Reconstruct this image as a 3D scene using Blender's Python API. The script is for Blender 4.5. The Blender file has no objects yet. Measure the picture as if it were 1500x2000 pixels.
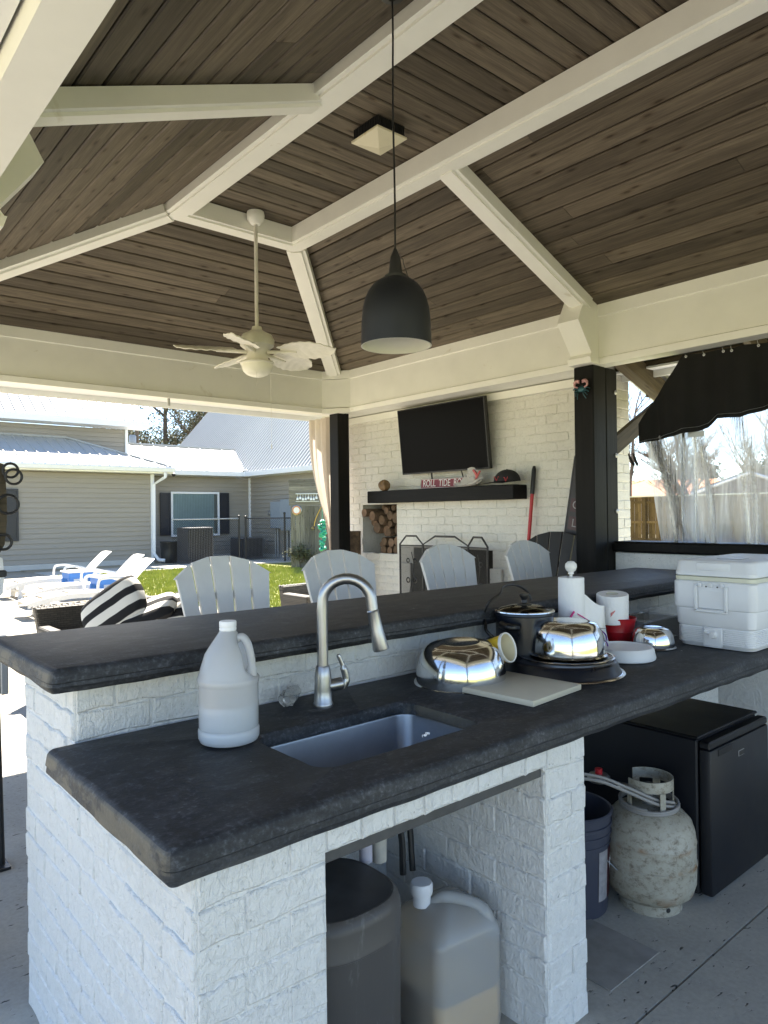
import bpy, bmesh, math, random
from mathutils import Vector, Matrix, noise as mnoise
random.seed(7)
S = bpy.context.scene
COL = S.collection
PI = math.pi

# ------------------------------------------------------------------ camera
YAW, PITCH, ROLL = math.radians(49.506), math.radians(0.156), math.radians(-0.6875)
def cam_axes():
    cy, sy, cp, sp, cr, sr = math.cos(YAW), math.sin(YAW), math.cos(PITCH), math.sin(PITCH), math.cos(ROLL), math.sin(ROLL)
    F = Vector((cy*cp, sy*cp, sp)); R = Vector((sy, -cy, 0)); U = R.cross(F)
    return cr*R + sr*U, -sr*R + cr*U, F
R_, U_, F_ = cam_axes()
cd = bpy.data.cameras.new('camera'); cam = bpy.data.objects.new('camera', cd); COL.objects.link(cam)
cam.matrix_world = Matrix(((R_.x, U_.x, -F_.x, 0), (R_.y, U_.y, -F_.y, 0), (R_.z, U_.z, -F_.z, 1.47), (0, 0, 0, 1)))
cd.sensor_fit = 'VERTICAL'; cd.sensor_height = 24.0; cd.lens = 1391.9/2000*24.0
cd.clip_start = 0.05; cd.clip_end = 1500
S.camera = cam
# ------------------------------------------------------------------ light
SUN_EL, SUN_AZ = math.radians(50), math.atan2(0.50, 0.866)      # azimuth measured from +Y towards +X
w = bpy.data.worlds.new('World'); S.world = w; w.use_nodes = True
nt = w.node_tree; nt.nodes.clear()
sky = nt.nodes.new('ShaderNodeTexSky'); sky.sky_type = 'NISHITA'; sky.sun_disc = False
sky.sun_elevation = SUN_EL; sky.sun_rotation = SUN_AZ; sky.air_density = 0.8; sky.dust_density = 0.0; sky.ozone_density = 1.3
bg = nt.nodes.new('ShaderNodeBackground'); bg.inputs['Strength'].default_value = 0.07
wo = nt.nodes.new('ShaderNodeOutputWorld')
nt.links.new(sky.outputs[0], bg.inputs['Color']); nt.links.new(bg.outputs[0], wo.inputs['Surface'])
sd = bpy.data.lights.new('sun', 'SUN'); sd.energy = 3.9; sd.angle = math.radians(0.53); sd.color = (1.0, 0.945, 0.85)
sun = bpy.data.objects.new('sun', sd); COL.objects.link(sun)
sv = Vector((math.cos(SUN_EL)*math.sin(SUN_AZ), math.cos(SUN_EL)*math.cos(SUN_AZ), math.sin(SUN_EL)))
sun.rotation_euler = sv.to_track_quat('Z', 'Y').to_euler()
S.view_settings.view_transform = 'Standard'; S.view_settings.look = 'None'
S.view_settings.exposure = 2.62; S.view_settings.gamma = 1.0; S.view_settings.use_curve_mapping = False
S.view_settings.use_white_balance = True; S.view_settings.white_balance_temperature = 6850
S.cycles.max_bounces = 10; S.cycles.diffuse_bounces = 6; S.cycles.glossy_bounces = 5
S.cycles.transparent_max_bounces = 16; S.cycles.caustics_reflective = False; S.cycles.caustics_refractive = False
S.cycles.sample_clamp_indirect = 6.0

# ------------------------------------------------------------------ materials
class NT:
    def __init__(s, name):
        s.m = bpy.data.materials.new(name); s.m.use_nodes = True; s.t = s.m.node_tree; s.t.nodes.clear()
        s.out = s.t.nodes.new('ShaderNodeOutputMaterial')
    def n(s, typ, **kw):
        nd = s.t.nodes.new('ShaderNode'+typ)
        for k, v in kw.items():
            if k.startswith('_'): nd.inputs[int(k[1:])].default_value = v
            elif hasattr(nd, k): setattr(nd, k, v)
            else: nd.inputs[k.replace('__', ' ')].default_value = v
        return nd
    def l(s, a, b): s.t.links.new(a, b)
    def coord(s, kind='Object', scale=(1, 1, 1), rot=(0, 0, 0), rnd=False):
        if kind == 'World':
            o = s.n('NewGeometry').outputs['Position']
        else:
            o = s.n('TexCoord').outputs[kind]
        if rnd:
            oi = s.n('ObjectInfo'); mu = s.n('VectorMath', operation='SCALE'); mu.inputs[0].default_value = (37, 19, 53)
            s.l(oi.outputs['Random'], mu.inputs['Scale']); ad = s.n('VectorMath', operation='ADD')
            s.l(o, ad.inputs[0]); s.l(mu.outputs[0], ad.inputs[1]); o = ad.outputs[0]
        mp = s.n('Mapping'); mp.inputs['Scale'].default_value = scale; mp.inputs['Rotation'].default_value = rot
        s.l(o, mp.inputs['Vector']); return mp.outputs[0]
    def noise(s, co, scale=5, detail=4, rough=.55, dist=0):
        nd = s.n('TexNoise'); nd.inputs['Scale'].default_value = scale; nd.inputs['Detail'].default_value = detail
        nd.inputs['Roughness'].default_value = rough; nd.inputs['Distortion'].default_value = dist
        s.l(co, nd.inputs['Vector']); return nd.outputs['Fac']
    def ramp(s, fac, stops):
        r = s.n('ValToRGB'); e = r.color_ramp.elements
        while len(e) < len(stops): e.new(.5)
        for i, (p, c) in enumerate(stops):
            e[i].position = p; e[i].color = (c, c, c, 1) if isinstance(c, (int, float)) else (c[0], c[1], c[2], 1)
        s.l(fac, r.inputs[0]); return r.outputs[0]
    def mix(s, fac, a, b, mode='MIX'):
        m = s.n('MixRGB'); m.blend_type = mode
        for i, v in ((0, fac), (1, a), (2, b)):
            if hasattr(v, 'links'): s.l(v, m.inputs[i])
            else: m.inputs[i].default_value = v if i == 0 else (v[0], v[1], v[2], 1)
        return m.outputs[0]
    def math(s, op, a, b=0.0):
        m = s.n('Math', operation=op)
        for i, v in ((0, a), (1, b)):
            if hasattr(v, 'links'): s.l(v, m.inputs[i])
            else: m.inputs[i].default_value = v
        return m.outputs[0]
    def bump(s, h, strength=.5, dist=.01, prev=None):
        b = s.n('Bump'); b.inputs['Strength'].default_value = strength; b.inputs['Distance'].default_value = dist
        s.l(h, b.inputs['Height'])
        if prev is not None: s.l(prev, b.inputs['Normal'])
        return b.outputs[0]
    def pbr(s, col, rough=.6, metal=0.0, normal=None, spec=None, **kw):
        p = s.n('BsdfPrincipled')
        def put(i, v):
            if hasattr(v, 'links'): s.l(v, p.inputs[i])
            elif isinstance(v, (tuple, list)): p.inputs[i].default_value = (v[0], v[1], v[2], 1)
            else: p.inputs[i].default_value = v
        put('Base Color', col); put('Roughness', rough); put('Metallic', metal)
        if normal is not None: s.l(normal, p.inputs['Normal'])
        if spec is not None: p.inputs['Specular IOR Level'].default_value = spec
        for k, v in kw.items(): put(k.replace('__', ' '), v)
        s.l(p.outputs[0], s.out.inputs['Surface']); return p

def plain(name, col, rough=.5, metal=0.0, var=.12, vs=8, bs=0.0, bscale=60, spec=None, dirt=None, coord='Object', **kw):
    t = NT(name); co = t.coord(coord)
    n = t.noise(co, vs, 5, .6)
    d = tuple(c*(1-var) for c in col); u = tuple(min(1, c*(1+var)) for c in col)
    c = t.ramp(n, [(.3, d), (.7, u)])
    if dirt:
        n2 = t.noise(co, dirt[1], 6, .65, .5); f = t.ramp(n2, [(dirt[2], 0.0), (min(1, dirt[2]+.12), 1.0)])
        c = t.mix(f, c, dirt[0])
    nm = None
    if bs: nm = t.bump(t.noise(co, bscale, 4), bs, .004)
    r = t.math('ADD', t.math('MULTIPLY', n, .16), rough-.08)
    t.pbr(c, r, metal, nm, spec, **kw); return t.m

M = {}
# painted rough brick
def brick_paint(name, col, spots=0):
    t = NT(name); co = t.coord('World')
    n1 = t.noise(co, 9, 5, .62, .8); n2 = t.noise(co, 42, 5, .65, 1.0); n3 = t.noise(t.coord('World', (60, 60, 13)), 1, 4, .6, 1.4)
    rd = t.noise(t.coord('World', (1, 1, .8)), 11, 3, .5, .9)
    cr = t.ramp(t.math('ABSOLUTE', t.math('SUBTRACT', rd, .5)), [(0.0, .5), (.02, .2), (.06, 0.0)])
    rd2 = t.noise(t.coord('World', (1.3, 1.3, .7)), 24, 2, .5, 1.2)
    cr = t.math('ADD', cr, t.math('MULTIPLY', t.ramp(t.math('ABSOLUTE', t.math('SUBTRACT', rd2, .5)), [(0.0, 1.0), (.03, 0.0)]), .4))
    h = t.math('ADD', t.math('MULTIPLY', n1, .9), t.math('MULTIPLY', n2, .5)); h = t.math('ADD', h, t.math('MULTIPLY', n3, .35))
    h = t.math('ADD', h, t.math('MULTIPLY', cr, .22))
    nb = t.bump(h, .9, .012)
    dk = tuple(c*.86 for c in col)
    c = t.ramp(n2, [(.28, dk), (.5, col)])
    g = t.ramp(t.noise(t.coord('World', (1, 1, .5)), 3.0, 4, .6, .3), [(.42, 0.0), (.75, .35)])
    c = t.mix(g, c, (col[0]*.8, col[1]*.79, col[2]*.76))
    pit = t.ramp(t.noise(co, 75, 2, .5), [(.24, (.25, .24, .22)), (.30, (1, 1, 1))])
    c = t.mix(.55, c, pit, 'MULTIPLY')
    t.pbr(c, .48, 0, nb, .4); return t.m
M['brick'] = brick_paint('painted_brick', (.80, .80, .79))
M['brick_cream'] = brick_paint('painted_brick_cream', (.79, .775, .72))
# ceiling boards
def wood(name, c1, c2, c3, rough=.55, gs=1.0, knots=True, rndv=.35):
    t = NT(name); co = t.coord('Object', (1.0*gs, 14*gs, 14*gs), rnd=True)
    g = t.noise(co, 2.2, 7, .68, .6); f = t.noise(t.coord('Object', (5*gs, 160*gs, 160*gs), rnd=True), 1.0, 3, .5)
    c = t.ramp(g, [(.25, c1), (.5, c2), (.78, c3)])
    c = t.mix(.45, c, t.ramp(f, [(.3, .6), (.7, 1.3)]), 'MULTIPLY')
    if knots:
        v = t.n('TexVoronoi', voronoi_dimensions='2D'); v.inputs['Scale'].default_value = 1.0
        t.l(t.coord('Object', (2.3*gs, 7.5*gs, 7.5*gs), rnd=True), v.inputs['Vector'])
        k = t.ramp(v.outputs['Distance'], [(.03, (.25, .2, .16)), (.06, (.7, .64, .6)), (.12, (1, 1, 1))])
        c = t.mix(.8, c, k, 'MULTIPLY')
    oi = t.n('ObjectInfo'); r = t.ramp(oi.outputs['Random'], [(0.0, 1-rndv), (.5, 1.0), (1.0, 1+rndv)])
    c = t.mix(1.0, c, r, 'MULTIPLY')
    nb = t.bump(t.math('ADD', g, t.math('MULTIPLY', f, .5)), .35, .004)
    t.pbr(c, rough, 0, nb, .18); return t.m
M['ceil'] = wood('stained_ceiling_wood', (.066, .053, .040), (.118, .095, .070), (.190, .155, .112), rndv=.32)
M['darkwood'] = wood('black_stained_wood', (.003, .003, .003), (.006, .0055, .005), (.013, .012, .011), rndv=.2)
M['brownwood'] = wood('treated_brown_wood', (.035, .028, .018), (.07, .055, .036), (.11, .085, .055))
M['fencewood'] = wood('fence_wood', (.10, .065, .035), (.19, .125, .07), (.30, .20, .115))
M['greywood'] = wood('weathered_grey_wood', (.10, .095, .08), (.17, .16, .135), (.26, .245, .21))
M['bark'] = plain('bark', (.16, .105, .065), .9, var=.5, vs=22, bs=1.0, bscale=30)
M['logend'] = plain('cut_log_end', (.14, .09, .055), .85, var=.35, vs=16, bs=.4, bscale=60)
M['trim'] = plain('cream_trim_paint', (.87, .86, .80), .5, var=.035, vs=4, bs=.05, bscale=120, dirt=((.62, .57, .45), 5, .66))
M['soffit'] = plain('white_soffit_paint', (.80, .81, .82), .5, var=.03)
M['white'] = plain('white_plastic', (.80, .80, .80), .42, var=.03)
M['lounger'] = plain('white_lounger_plastic', (.74, .71, .66), .5, var=.04)
M['slat'] = plain('grey_white_lumber', (.68, .68, .67), .55, var=.05, bs=.06)
M['slatside'] = M['slat']
M['darkslat'] = plain('black_lumber', (.014, .014, .015), .45, var=.25, vs=20)
M['black'] = plain('black_metal', (.02, .02, .021), .45, var=.2)
M['blackplastic'] = plain('black_plastic', (.005, .005, .006), .4, var=.2)
M['fridge'] = plain('black_fridge_enamel', (.005, .006, .010), .45, var=.1, bs=.12, bscale=260)
M['navy'] = plain('navy_enamel', (.004, .006, .012), .30, var=.1)
M['galv'] = plain('galvanised_metal', (.48, .48, .49), .4, .9, var=.2, vs=14)
M['gutter'] = plain('white_aluminium', (.80, .82, .85), .35, var=.02)
M['red'] = plain('red_enamel', (.45, .012, .02), .35, var=.08)
M['signred'] = plain('sign_red', (.20, .01, .02), .45, var=.08)
M['paper'] = plain('paper_towel', (.86, .87, .90), .9, var=.03, bs=.5, bscale=120)
M['glassw'] = plain('frosted_glass_shade', (.85, .82, .70), .35, var=.02)
M['yellow'] = plain('yellow_cup', (.75, .50, .03), .4, var=.05)
M['cream'] = plain('cream_plastic', (.74, .68, .50), .45, var=.04, dirt=((.55, .42, .2), 7, .62))
M['rubber'] = plain('grey_hose', (.26, .25, .24), .5, var=.1)
M['teal'] = plain('teal_metal', (.03, .10, .12), .35, .5, var=.4, vs=40)
M['pink'] = plain('pink_metal', (.55, .30, .30), .35, .3, var=.2)
M['greenrubber'] = plain('teal_green_rubber', (.02, .32, .22), .4, var=.2)
M['blue'] = plain('blue_painted_wood', (.03, .17, .52), .45, var=.08)
M['brass'] = plain('brass', (.62, .42, .14), .35, .9, var=.1)
M['amber'] = plain('yellow_valve', (.70, .42, .04), .4, var=.1)
M['purple'] = plain('purple_plastic', (.12, .02, .30), .3, var=.1)
M['pinkp'] = plain('pink_plastic', (.75, .04, .28), .3, var=.1)
M['leather'] = plain('brown_leather', (.17, .10, .045), .6, var=.45, vs=22, bs=.6, bscale=35)
M['capcloth'] = plain('black_cap_cloth', (.012, .012, .014), .85, var=.3, bs=.4, bscale=90)
M['valance'] = plain('black_awning_cloth', (.002, .002, .0022), .9, var=.2, bs=.1, bscale=300)
M['signblack'] = plain('dark_sign_face', (.022, .02, .026), .5, var=.2)
M['shutter'] = plain('black_shutter', (.018, .019, .026), .45, var=.1)
M['conduit'] = plain('grey_conduit', (.38, .40, .42), .4, .4, var=.05)
M['elbox'] = plain('grey_electrical_box', (.30, .34, .38), .45, .1, var=.06)
M['pvc'] = plain('white_pvc', (.55, .53, .62), .4, var=.1, dirt=((.30, .27, .25), 12, .58))
M['board'] = plain('cutting_board', (.60, .56, .46), .5, var=.04, bs=.15, bscale=180)
M['foundation'] = plain('foundation_concrete', (.50, .50, .48), .85, var=.12, vs=2)
M['orange_roof'] = plain('orange_roof', (.62, .27, .12), .8, var=.12, vs=2)
M['darkroof'] = plain('dark_shingle_roof', (.07, .055, .05), .9, var=.3, vs=4)
M['brown_wall'] = plain('brown_house_wall', (.13, .085, .07), .8, var=.2, vs=3)
M['trunk'] = plain('tree_trunk_bark', (.13, .105, .08), .95, var=.35, vs=3)
M['twig'] = plain('bare_twigs', (.15, .12, .10), .9, var=.2, vs=2)
M['leaf'] = plain('olive_leaves', (.10, .105, .045), .8, var=.45, vs=1.2)
M['evergreen'] = plain('dark_evergreen_leaves', (.035, .05, .025), .8, var=.4, vs=1.0)
M['pot_lidrim'] = plain('polished_steel_rim', (.72, .71, .69), .18, 1.0, var=.05)
M['coolw'] = plain('cooler_white_plastic', (.74, .76, .80), .42, var=.03, bs=.06, bscale=200, dirt=((.55, .52, .44), 9, .72))
M['coolgasket'] = plain('cooler_cream_band', (.66, .66, .55), .5, var=.04)
M['ink'] = plain('black_print', (.02, .02, .02), .5, var=.1)
M['whiteprint'] = plain('white_print', (.80, .78, .78), .5, var=.04)
M['redink'] = plain('red_print', (.45, .03, .04), .5, var=.1)
M['paperlabel'] = plain('bucket_label', (.30, .29, .31), .5, var=.2, vs=40)
M['maroon'] = plain('maroon_label', (.045, .006, .012), .4, var=.1)

def steel(name, rough, brushed=False, col=(.66, .65, .63)):
    t = NT(name); co = t.coord('Object', (1, 1, 1))
    n = t.noise(co, 9, 6, .65, .4)
    r = t.math('ADD', t.math('MULTIPLY', n, .16), rough-.03)
    c = t.ramp(n, [(.3, tuple(x*.86 for x in col)), (.7, col)])
    h = t.noise(t.coord('Object', (3, 3, 400) if brushed else (20, 20, 20)), 1.0, 2)
    t.pbr(c, r, 1.0, t.bump(h, .05 if not brushed else .12, .001)); return t.m
M['steel'] = steel('polished_steel', .075, False, (.76, .77, .78))
M['brushed'] = steel('brushed_nickel', .30, True, (.44, .45, .47))
M['sink'] = steel('sink_steel', .32, True, (.33, .34, .36))

def concrete_top():
    t = NT('charcoal_concrete'); co = t.coord('World')
    n1 = t.noise(co, 3.4, 7, .7, .3); n2 = t.noise(t.coord('World', (3.0, 5, 9)), 3.6, 7, .72, .4); n3 = t.noise(co, 95, 4, .6)
    c = t.ramp(n1, [(.3, (.018, .020, .024)), (.5, (.030, .033, .039)), (.8, (.050, .053, .059))])
    worn = t.ramp(n2, [(.47, 0.0), (.68, .50)])
    c = t.mix(worn, c, (.105, .11, .12))
    fine = t.ramp(n3, [(.38, .5), (.56, 1.0), (.70, 2.4)])
    c = t.mix(.8, c, fine, 'MULTIPLY')
    # scuffed tan patches on vertical end faces (bare concrete where stain rubbed off)
    geo = t.n('NewGeometry'); sx = t.n('SeparateXYZ'); t.l(geo.outputs['True Normal'], sx.inputs[0])
    endm = t.ramp(t.math('MULTIPLY', sx.outputs['X'], -1.0), [(.55, 0.0), (.9, 1.0)])
    px = t.n('SeparateXYZ'); t.l(geo.outputs['Position'], px.inputs[0])
    n4 = t.noise(t.coord('World', (1, 1, 1.6)), 6, 5, .65, .6)
    pm = t.ramp(n4, [(.42, 0.0), (.50, .55), (.62, .75)])
    c = t.mix(t.math('MULTIPLY', endm, pm), c, (.16, .14, .105))
    spk = t.ramp(t.noise(co, 34, 2, .4), [(.80, 0.0), (.82, 1.0)])
    c = t.mix(spk, c, (.5, .5, .48))
    h = t.math('ADD', t.math('MULTIPLY', n3, .4), t.math('MULTIPLY', n2, .8))
    nb = t.bump(h, .35, .006)
    r = t.math('ADD', t.math('MULTIPLY', n3, .3), .42)
    t.pbr(c, r, 0, nb, .35); return t.m
M['counter'] = concrete_top()

def ground_mat(name, c1, c2, speck=True, scale=.8, sp=(.05, .05, .05)):
    t = NT(name); co = t.coord('World')
    n = t.noise(co, scale, 6, .6, .3); c = t.ramp(n, [(.3, c1), (.7, c2)])
    bl = t.noise(co, 1.9, 6, .7, .4); c = t.mix(.5, c, t.ramp(bl, [(.35, .72), (.62, 1.05)]), 'MULTIPLY')
    f = t.noise(co, 60, 3, .6); c = t.mix(.3, c, t.ramp(f, [(.35, .7), (.65, 1.15)]), 'MULTIPLY')
    h = f
    if speck:
        s = t.noise(t.coord('World', (22, 60, 30), (0, 0, .5)), 1.0, 3, .55, .3)
        m_ = t.ramp(s, [(.30, 1.0), (.345, 0.0)]); c = t.mix(m_, c, sp)
        h = t.math('ADD', t.math('MULTIPLY', f, .4), t.math('MULTIPLY', t.ramp(s, [(.28, 0.0), (.4, 1.0)]), 1.0))
        sw = t.noise(t.coord('World', (3, 16, 8), (0, 0, .9)), 2.0, 4, .6, 2.0); h = t.math('ADD', h, t.math('MULTIPLY', sw, .5))
    t.pbr(c, .8, 0, t.bump(h, .35, .004), .3); return t.m
M['patio'] = ground_mat('textured_patio_concrete', (.38, .365, .33), (.50, .48, .43))
M['deck'] = ground_mat('pale_deck_concrete', (.34, .31, .25), (.41, .375, .305), True, .5, (.30, .27, .2))
M['walk'] = ground_mat('walkway_concrete', (.50, .48, .43), (.60, .57, .50), False)
M['earth'] = ground_mat('dry_ground', (.30, .27, .20), (.42, .38, .28), False, .15)
M['lawn'] = ground_mat('lawn_ground', (.20, .21, .05), (.30, .30, .09), False, 3)
def grass_mat():
    t = NT('grass_blades'); co = t.coord('World'); n = t.noise(co, 1.5, 4)
    oi = t.noise(co, 40, 1); c = t.ramp(n, [(.3, (.24, .29, .05)), (.7, (.40, .42, .11))]); c = t.mix(.4, c, t.ramp(oi, [(.3, .6), (.7, 1.4)]), 'MULTIPLY')
    t.pbr(c, .6, 0, None, .2); return t.m
M['grass'] = grass_mat()

def siding():
    t = NT('tan_vinyl_siding'); co = t.coord('World', (.6, .6, 20)); n = t.noise(co, 1.5, 4)
    c = t.ramp(n, [(.3, (.30, .275, .24)), (.7, (.335, .31, .27))])
    g = t.noise(t.coord('World', (4, 4, 90)), 1, 3); t.pbr(c, .55, 0, t.bump(g, .12, .003), .3); return t.m
M['siding'] = siding()
M['metalroof'] = plain('white_metal_roof', (.43, .435, .425), .5, .0, var=.03, vs=.6)
M['darkgap'] = plain('dark_gap', (.015, .013, .010), .9, var=.1)

def cloth(name, col, trans=.35, bs=.2):
    t = NT(name); co = t.coord('Object'); n = t.noise(co, 6, 4); c = t.ramp(n, [(.3, tuple(x*.92 for x in col)), (.7, col)])
    d = t.n('BsdfDiffuse'); tr = t.n('BsdfTranslucent'); mx = t.n('MixShader'); mx.inputs[0].default_value = trans
    nb = t.bump(t.noise(co, 220, 2), bs, .001); t.l(nb, d.inputs['Normal'])
    t.l(c, d.inputs['Color']); t.l(c, tr.inputs['Color']); t.l(d.outputs[0], mx.inputs[1]); t.l(tr.outputs[0], mx.inputs[2]); t.l(mx.outputs[0], t.out.inputs['Surface'])
    return t.m
M['curtain'] = cloth('beige_curtain_cloth', (.70, .62, .55))
M['bag'] = cloth('white_plastic_bag', (.70, .68, .66), .3, .6)

def vinyl():
    t = NT('clear_vinyl'); co = t.coord('World', (4, 19, 1.1)); n = t.noise(co, 1.2, 6, .7, .8)
    co2 = t.coord('World', (3, 10, 1.2)); n2 = t.noise(co2, 1.0, 4, .6, .8)
    tr = t.n('BsdfTransparent'); tr.inputs['Color'].default_value = (.86, .89, .95, 1)
    tl = t.n('BsdfTranslucent'); tl.inputs['Color'].default_value = (.86, .89, .96, 1)
    gl = t.n('BsdfGlossy'); gl.inputs['Roughness'].default_value = .08
    nb = t.bump(n, .5, .02); t.l(nb, gl.inputs['Normal'])
    m1 = t.n('MixShader'); hz = t.ramp(t.math('ADD', t.math('MULTIPLY', n, .5), t.math('MULTIPLY', n2, .5)), [(.38, .24), (.50, .34), (.57, .50), (.64, .80)])
    t.l(hz, m1.inputs[0]); t.l(tr.outputs[0], m1.inputs[1]); t.l(tl.outputs[0], m1.inputs[2])
    fr = t.n('Fresnel'); fr.inputs['IOR'].default_value = 1.45; t.l(nb, fr.inputs['Normal'])
    m2 = t.n('MixShader'); t.l(fr.outputs[0], m2.inputs[0]); t.l(m1.outputs[0], m2.inputs[1]); t.l(gl.outputs[0], m2.inputs[2])
    t.l(m2.outputs[0], t.out.inputs['Surface']); return t.m
M['vinyl'] = vinyl()
def milky(name, col, alpha=.3, tint=(.9, .93, .97)):
    t = NT(name); tr = t.n('BsdfTransparent'); tr.inputs['Color'].default_value = (*tint, 1)
    d = t.n('BsdfDiffuse'); d.inputs['Color'].default_value = (*col, 1); tl = t.n('BsdfTranslucent'); tl.inputs['Color'].default_value = (*col, 1)
    m0 = t.n('MixShader'); m0.inputs[0].default_value = .5; t.l(d.outputs[0], m0.inputs[1]); t.l(tl.outputs[0], m0.inputs[2])
    m1 = t.n('MixShader'); m1.inputs[0].default_value = alpha; t.l(m0.outputs[0], m1.inputs[1]); t.l(tr.outputs[0], m1.inputs[2])
    gl = t.n('BsdfGlossy'); gl.inputs['Roughness'].default_value = .22; fr = t.n('Fresnel'); fr.inputs['IOR'].default_value = 1.45
    m2 = t.n('MixShader'); t.l(fr.outputs[0], m2.inputs[0]); t.l(m1.outputs[0], m2.inputs[1]); t.l(gl.outputs[0], m2.inputs[2])
    t.l(m2.outputs[0], t.out.inputs['Surface']); return t.m
M['hdpe'] = milky('milky_jug_plastic', (.95, .97, 1.0), .24)
M['liquid'] = plain('clear_blue_liquid', (.66, .80, .98), .2, var=.02)
M['hdpe2'] = milky('milky_container_plastic', (.92, .94, .95), .40)
M['amberliq'] = plain('amber_liquid', (.95, .50, .05), .3, var=.1)
M['film'] = milky('clear_plastic_film', (.7, .75, .78), .80, (.96, .97, .98))
def glass(name, col=(.85, .88, .9), rough=.03):
    t = NT(name); tr = t.n('BsdfTransparent'); tr.inputs['Color'].default_value = (*col, 1); gl = t.n('BsdfGlossy'); gl.inputs['Roughness'].default_value = rough
    fr = t.n('Fresnel'); fr.inputs['IOR'].default_value = 1.5; m = t.n('MixShader'); t.l(fr.outputs[0], m.inputs[0]); t.l(tr.outputs[0], m.inputs[1]); t.l(gl.outputs[0], m.inputs[2])
    t.l(m.outputs[0], t.out.inputs['Surface']); return t.m
M['lidglass'] = glass('lid_glass', (.55, .52, .47))
M['windowglass'] = glass('window_glass', (.75, .82, .86))
M['blind'] = plain('pale_blinds', (.50, .60, .60), .7, var=.06)
def tv():
    t = NT('tv_screen'); t.pbr((.002, .002, .003), .3, 0, None, .05); return t.m
M['tv'] = tv()
def tank_paint():
    t = NT('rusty_tank_paint'); co = t.coord('Object'); n = t.noise(co, 7, 7, .7, .4); n2 = t.noise(t.coord('Object', (1, 1, 1.4)), 34, 7, .8, .1)
    c = t.ramp(n, [(.3, (.31, .285, .225)), (.65, (.43, .41, .35))])
    c = t.mix(t.ramp(n2, [(.50, 0.0), (.66, .85)]), c, (.12, .09, .055))
    n3 = t.noise(co, 4.2, 5, .7, .8); c = t.mix(t.ramp(n3, [(.62, 0.0), (.72, .7)]), c, (.27, .13, .04))
    sz = t.n('SeparateXYZ'); t.l(t.coord('Object'), sz.inputs[0]); wob = t.math('ADD', sz.outputs['Z'], t.math('MULTIPLY', t.noise(co, 16, 4), .03))
    band = t.ramp(wob, [(.055, 0.0), (.075, .8), (.12, 0.0), (.175, 0.0), (.192, .9), (.205, 0.0), (.250, 0.0), (.266, .7), (.28, 0.0)])
    spot = t.ramp(t.noise(co, 9, 4, .6), [(.48, 0.0), (.62, 1.0)]); c = t.mix(t.math('MULTIPLY', band, spot), c, (.24, .11, .03))
    t.pbr(c, .55, .0, t.bump(n2, .3, .003), .4); return t.m
M['tank'] = tank_paint()
def scuffed():
    t = NT('scuffed_grey_plastic'); co = t.coord('Object', (3, 3, .7)); n = t.noise(co, 6, 7, .75, .4)
    c = t.mix(t.ramp(n, [(.55, 0.0), (.75, .6)]), (.085, .078, .074), (.25, .25, .25))
    s = t.noise(t.coord('Object', (45, 45, 1.2)), 1, 3); c = t.mix(t.ramp(s, [(.70, 0.0), (.74, .5)]), c, (.42, .42, .42))
    t.pbr(c, .42, 0, None, .4); return t.m
M['scuffed'] = scuffed()
M['binlid'] = plain('dark_bin_lid', (.075, .073, .072), .5, var=.3, vs=10, dirt=((.2, .2, .2), 40, .72))
def stripes():
    t = NT('black_and_cream_striped_fabric'); co = t.coord('Object'); sx = t.n('SeparateXYZ'); t.l(co, sx.inputs[0])
    nz = t.noise(co, 4, 2); v = t.math('ADD', t.math('MULTIPLY', sx.outputs['Y'], 7.2), t.math('MULTIPLY', nz, .25))
    fr = t.math('FRACT', v); m_ = t.ramp(fr, [(.0, 1.0), (.44, 1.0), (.47, 0.0), (.97, 0.0), (1.0, 1.0)])
    c = t.mix(m_, (.66, .64, .60), (.018, .018, .020)); t.pbr(c, .9, 0, t.bump(t.noise(co, 150, 2), .3, .002), .2); return t.m
M['stripe'] = stripes()
def wicker():
    t = NT('dark_wicker'); co = t.coord('Object'); b = t.n('TexBrick'); b.inputs['Scale'].default_value = 1; b.offset = .5
    b.inputs['Brick Width'].default_value = .05; b.inputs['Row Height'].default_value = .018; b.inputs['Mortar Size'].default_value = .003; b.inputs['Mortar Smooth'].default_value = 1
    b.inputs['Color1'].default_value = (.085, .075, .06, 1); b.inputs['Color2'].default_value = (.055, .048, .04, 1); b.inputs['Mortar'].default_value = (.01, .01, .01, 1)
    r = t.n('Mapping'); r.inputs['Rotation'].default_value = (PI/2, 0, 0); t.l(co, r.inputs[0]); t.l(r.outputs[0], b.inputs['Vector'])
    t.pbr(b.outputs['Color'], .55, 0, t.bump(t.math('MULTIPLY', b.outputs['Fac'], -1.0), .8, .006), .4); return t.m
M['wicker'] = wicker()
def mesh_screen():
    t = NT('dark_spark_mesh'); co = t.coord('World', (1, 1, 1)); c1 = t.n('TexChecker'); c1.inputs['Scale'].default_value = 220; t.l(co, c1.inputs[0])
    tr = t.n('BsdfTransparent'); d = t.n('BsdfDiffuse'); d.inputs['Color'].default_value = (.05, .048, .045, 1); m = t.n('MixShader'); m.inputs[0].default_value = .62
    t.l(tr.outputs[0], m.inputs[1]); t.l(d.outputs[0], m.inputs[2]); t.l(m.outputs[0], t.out.inputs['Surface']); return t.m
M['mesh'] = mesh_screen()
M['soot'] = plain('sooty_firebox', (.03, .027, .024), .95, var=.4, vs=6)
M['shade_out'] = plain('matte_black_shade', (.009, .010, .013), .5, var=.1)
M['shade_in'] = plain('white_shade_lining', (.72, .72, .66), .5, var=.03)

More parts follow.
